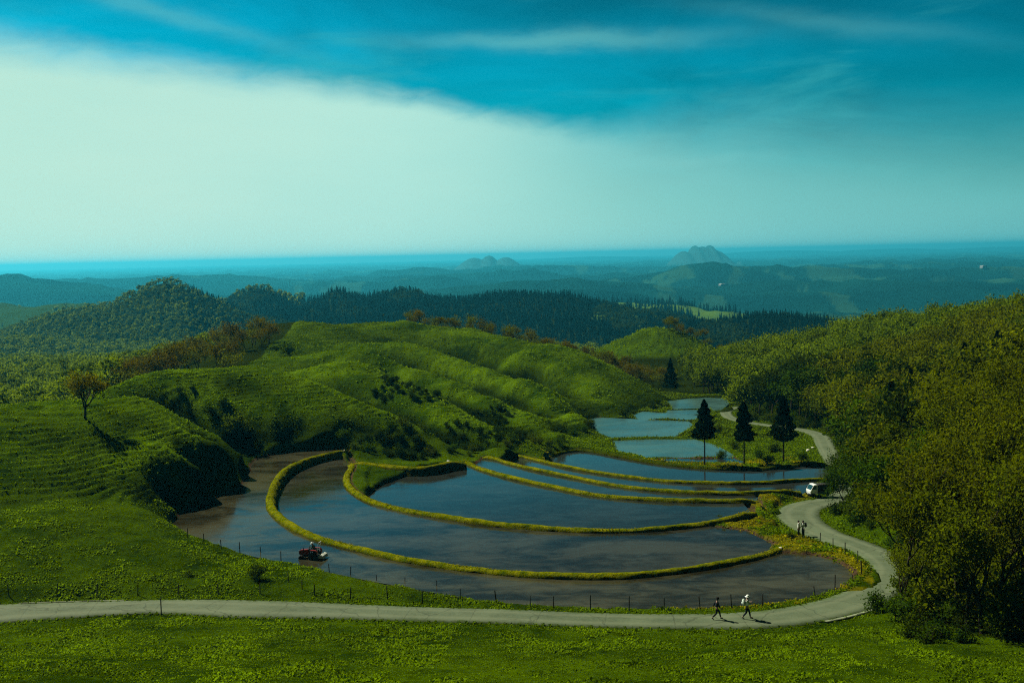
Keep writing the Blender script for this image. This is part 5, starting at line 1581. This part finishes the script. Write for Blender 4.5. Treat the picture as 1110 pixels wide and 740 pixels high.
# ------------------------------------------------------------------ fence posts
rp = np.random.default_rng(77)
def post_mesh(h, r, seed):
    def b(bm):
        rod(bm, (0, 0, -.3), (0, 0, h), r, 8, r * .85)
        rod(bm, (0, 0, h), (0, 0, h + .02), r * .8, 8, r * .4)
        for f in (.45, .85): rod(bm, (r * .9, 0, h * f), (r * 1.8, 0, h * f), .008, 5)
    return bm_mesh('fence_post', b, P_WOODP)
PM = [post_mesh(1.05, .05, 1), post_mesh(.9, .045, 2), post_mesh(1.15, .05, 3)]
FP = {('weathered dark fence post on the meadow edge along the far side of the straight road', 'posts along the far side of the straight road'):
      [(10, 649.5), (62, 648), (105, 647.5), (149.5, 646.5), (194, 647), (237, 645.5), (282, 644), (341, 647.5), (380, 650.5), (420, 650.5), (458, 655), (538, 653.5), (600, 659.5), (640, 661), (682, 662), (720, 662), (759, 661), (793, 659.5), (826.6, 657.5), (883.5, 647), (905, 639)],
      ('thin dark post standing on the grass at the edge of the outermost paddy', 'thin posts at the edge of the outermost paddy'):
      [(203.5, 583), (221, 588), (240, 595), (260, 599), (283, 604), (304.6, 608), (313, 631), (327.6, 640), (357, 621), (380, 625), (408, 631), (439, 636), (473.5, 641), (499, 648), (575, 657)],
      ('dark roadside post on the inner side of the road bend near the two standing people', 'posts on the inner side of the road bend'):
      [(889, 588), (903, 594), (916, 601), (930, 610), (934, 623), (864, 540.5), (846, 545)]}
for (lab, grp), l in FP.items():
    for a, b in l:
        p = on_ground(a, b)
        o = link('fence_post', PM[int(rp.integers(0, 3))], None, tuple(p), rp.uniform(0, 6), rp.uniform(.9, 1.1) * (.85 if 'thin' in lab else 1)); o.rotation_euler = (rp.normal() * .04, rp.normal() * .04, rp.uniform(0, 6))
        tag(o, lab, 'post', grp)
p = on_ground(175, 667); o = link('marker_post', post_mesh(1.35, .05, 5), None, tuple(p)); tag(o, 'single dark post on the near side of the straight road at the left', 'post')

# pale stones and blocks
def rock(seed, r):
    def b(bm):
        bmesh.ops.create_icosphere(bm, subdivisions=2, radius=r); q = np.random.default_rng(seed)
        for v in bm.verts: v.co *= 1 + q.uniform(-.22, .22); v.co.z *= .7
    return bm_mesh('stone', b, P_STONE)
for k, (a, b, r, lab) in enumerate(((374, 489, .26, 'white stone at the top left end of the long outer bank'), (486, 500.5, .22, 'white stone where the third and fourth banks meet'), (357, 500.5, .16, 'small pale stone at the upper edge of the second paddy'),
                                    (876, 489, .35, 'pale boulder beside the farther road, right of the third cedar'), (881, 486, .28, 'smaller pale rock beside the boulder by the farther road'),
                                    (842, 602, .2, 'pale stone on the bank beneath the two standing people'), (846, 596, .18, 'pale stone at the right end of the long outer bank'))):
    p = on_ground(a, b); tag(link('stone', rock(k, r), None, tuple(p + [0, 0, r * .3]), k), lab, 'stone')

# far buildings
def shed(a, b, w, l, h, lab):
    p = None
    for d in np.arange(3200, 14000, 60):
        q = PD(a, b, d)
        if g1(q[0], q[1]) > q[2]: p = q; break
    if p is None: p = PD(a, b, 5000)
    p[2] = g1(p[0], p[1])
    r = empty('farm_building', tuple(p), .3); tag(r, lab, 'building')
    pt('wall', r, lambda bm: bx(bm, -w / 2, w / 2, -l / 2, l / 2, -3, h * .7), P_GREYW)
    pt('roof', r, lambda bm: prism(bm, [(-w * .52, h * .7), (-w * .3, h * 1.0), (w * .3, h * 1.0), (w * .52, h * .7)], -l * .52, l * .52), P_GREYW)
shed(784, 313, 30, 18, 9, 'wide pale building on the hazy plain below the twin-peaked mountain')
shed(1066, 290.5, 26, 20, 10, 'tiny pale building far out on the hazy plain at the right')
# ------------------------------------------------------------------ sun, sky, air, camera
SUN_EL = math.radians(46); SUN_AZ = math.atan2(-.80, .60)      # azimuth from +Y towards +X
sd = np.array([math.sin(SUN_AZ) * math.cos(SUN_EL), math.cos(SUN_AZ) * math.cos(SUN_EL), math.sin(SUN_EL)])
L = bpy.data.lights.new('sun', 'SUN'); L.energy = 5.0; L.angle = math.radians(.53); L.color = (1.0, .93, .74)
so = bpy.data.objects.new('sun', L); COL.objects.link(so)
so.rotation_euler = Vector(sd.tolist()).to_track_quat('Z', 'Y').to_euler(); so.location = (0, 0, 200)

wd = bpy.data.worlds.new('World'); SC.world = wd; wd.use_nodes = True
t = Nt(wd.node_tree)
dr = t.add('ShaderNodeTexCoord').outputs['Generated']
dn = t.vmath('NORMALIZE', dr)
sx = t.add('ShaderNodeSeparateXYZ', ins={0: dn}); X, Y, Z = sx.outputs
sky = t.add('ShaderNodeTexSky', sky_type='NISHITA', sun_disc=False, sun_elevation=SUN_EL, sun_rotation=SUN_AZ, altitude=300, air_density=1.0, dust_density=.6, ozone_density=2.0)
skc = t.vmath('MULTIPLY', sky.outputs[0], (.0, .385, .40))
skc = t.add('ShaderNodeVectorMath', operation='SCALE', ins={0: skc, 'Scale': t.math('MULTIPLY', t.mapr(X, -.42, .42, 1.62, 1.02), t.mapr(t.noise(t.vmath('MULTIPLY', dn, (1.5, 1.0, 5.0)), 2.6, 6, .6, .6), .3, .7, .78, 1.22))}).outputs[0]
dim = t.math('MULTIPLY', t.mapr(Z, .17, .40, 1.0, .20, True), t.mapr(Y, -.3, .25, .22, 1.0, True))
dim = t.math('MULTIPLY', dim, t.math('SUBTRACT', 1.0, t.math('MULTIPLY', t.mapr(Z, .16, .26, 0, .55, True), t.mapr(X, -.22, .20, 0, 1, True))))
# thin cirrus high up
n1 = t.noise(t.vmath('MULTIPLY', dn, (2.4, 1.0, 14.)), 2.0, 6, .6, .6)
n2 = t.noise(t.vmath('MULTIPLY', dn, (1.6, 1.0, 5.0)), 1.7, 5, .6, .4)
wis = t.mapr(t.math('MULTIPLY', n1, t.mapr(n2, .35, .65, .5, 1.2)), .42, .80, 0, .55, True)
clear = t.mix(wis, skc, (.35, 3.4, 3.7))
# streaks
def streak(cx, cz, wx, wz, k, tilt=0.0):
    dx = t.math('DIVIDE', t.math('SUBTRACT', X, cx), wx)
    zz = t.math('SUBTRACT', t.math('SUBTRACT', Z, cz), t.math('MULTIPLY', t.math('SUBTRACT', X, cx), tilt))
    zz = t.math('ADD', zz, t.math('MULTIPLY', t.math('SUBTRACT', t.noise(t.vmath('MULTIPLY', dn, (3, 1, 9)), 3.2, 5, .65), .5), .022))
    dz = t.math('DIVIDE', zz, wz)
    r = t.math('ADD', t.math('MULTIPLY', dx, dx), t.math('MULTIPLY', dz, dz))
    return t.math('MULTIPLY', t.math('POWER', 2.718, t.math('MULTIPLY', r, -1.0)), k)
for a in ((.045, .187, .12, .007, .55, -.02), (-.30, .212, .10, .007, .35, -.25), (.27, .19, .10, .008, .22, -.2), (.035, .093, .012, .004, .35), (-.36, .085, .05, .004, .30), (.17, .080, .06, .004, .25)):
    clear = t.mix(streak(*a), clear, (1.3, 4.6, 4.6))
# the wide veil with its slanting upper edge
ed = t.ramp(t.math('ADD', X, .5), [(0.0, .212), (.085, .189), (.218, .1735), (.372, .1547), (.454, .136), (.554, .116), (.70, .126), (.848, .110), (1.0, .10)])
wob = t.math('ADD', t.math('MULTIPLY', t.math('SUBTRACT', t.noise(t.vmath('MULTIPLY', dn, (2.5, 1, 3)), 3.0, 6, .6), .5), .018), t.math('MULTIPLY', t.math('SUBTRACT', t.noise(t.vmath('MULTIPLY', dn, (5, 1, 14)), 4.0, 7, .6, .5), .5), .018))
soft = t.math('ADD', t.mapr(t.math('ABSOLUTE', t.math('ADD', X, .02)), .05, .32, .022, .042), t.mapr(X, .05, .22, .0, .05, True))
vf = t.math('DIVIDE', t.math('SUBTRACT', t.math('ADD', ed, wob), Z), soft)
vf = t.mapr(vf, -.35, .85, 0, 1, True)
vc = t.ramp(t.math('ADD', X, .5), [(0.0, (.52, .80, .66)), (.2, (.51, .79, .67)), (.4, (.46, .78, .68)), (.55, (.35, .70, .63)), (.75, (.22, .57, .55)), (1.0, (.14, .47, .47))])
vc = t.vmath('SCALE', vc); vc.node.inputs['Scale'].default_value = 8.57
vc = t.mix(t.mapr(t.noise(t.vmath('MULTIPLY', dn, (2, 1, 8)), 2.0, 5, .6), .3, .7, 0, .18), vc, (2.2, 5.6, 5.4))
front = t.mapr(Y, -.1, .35, 0, 1, True)
low = t.math('MULTIPLY', t.mapr(Z, .0, .06, .5, 0, True), t.math('SUBTRACT', 1.0, front))
vf = t.math('MAXIMUM', t.math('MULTIPLY', vf, front), low)
rt = t.mapr(X, -.06, .16, 0, 1, True)
vf = t.math('MULTIPLY', vf, t.math('SUBTRACT', 1.0, t.math('MULTIPLY', rt, t.mapr(Z, .0, .115, .0, .52))))
col = t.mix(vf, clear, vc)
sc_ = t.add('ShaderNodeVectorMath', operation='SCALE', ins={0: col, 'Scale': dim}); col = sc_.outputs[0]
# below the horizon (only the water and the far haze could see it)
bg = t.add('ShaderNodeBackground', ins={0: col, 1: .080}); ow = t.add('ShaderNodeOutputWorld'); t.l.new(bg.outputs[0], ow.inputs[0])

# the air
def box(name, a, b, mat):
    V = [(x, y, z) for x in (a[0], b[0]) for y in (a[1], b[1]) for z in (a[2], b[2])]
    Fq = [(0, 1, 3, 2), (4, 6, 7, 5), (0, 4, 5, 1), (2, 3, 7, 6), (0, 2, 6, 4), (1, 5, 7, 3)]
    return link(name, mesh_np(name, V, np.array(Fq), mat))
mh, th = new_mat('haze')
pv = th.add('ShaderNodeVolumePrincipled', ins={'Color': (.06, .69, 1.0), 'Density': HAZE, 'Anisotropy': .42})
oo = th.add('ShaderNodeOutputMaterial'); th.l.new(pv.outputs[0], oo.inputs['Volume'])
tag(box('haze', (-30000, -70, float(GZ.min()) - 1), (30000, 42500, float(max(GZ.max(), 40)) + 4), mh), 'blue air haze over the far land', kind='stuff')

print('GZmax', GZ.max(), GY.ravel()[GZ.argmax()], GX.ravel()[GZ.argmax()])
cam = bpy.data.cameras.new('camera'); cam.sensor_width = 36; cam.lens = 36 * F / 1110; cam.clip_end = 90000; cam.clip_start = .1
co = bpy.data.objects.new('camera', cam); COL.objects.link(co)
from mathutils import Matrix
mt = Matrix(((CR[0], CU[0], -CF[0], 0), (CR[1], CU[1], -CF[1], 0), (CR[2], CU[2], -CF[2], CAMZ), (0, 0, 0, 1)))
co.matrix_world = mt
SC.camera = co
SC.view_settings.view_transform = 'Standard'; SC.view_settings.look = 'None'; SC.view_settings.exposure = .6; SC.view_settings.gamma = 1
SC.render.engine = 'CYCLES'
SC.cycles.max_bounces = 5; SC.cycles.diffuse_bounces = 2; SC.cycles.transmission_bounces = 3; SC.cycles.volume_bounces = 0; SC.cycles.transparent_max_bounces = 4
SC.cycles.use_denoising = False; SC.cycles.denoiser = 'OPENIMAGEDENOISE'; SC.cycles.denoising_input_passes = 'RGB_ALBEDO_NORMAL'; SC.cycles.denoising_prefilter = 'NONE'; SC.cycles.filter_width = 1.15
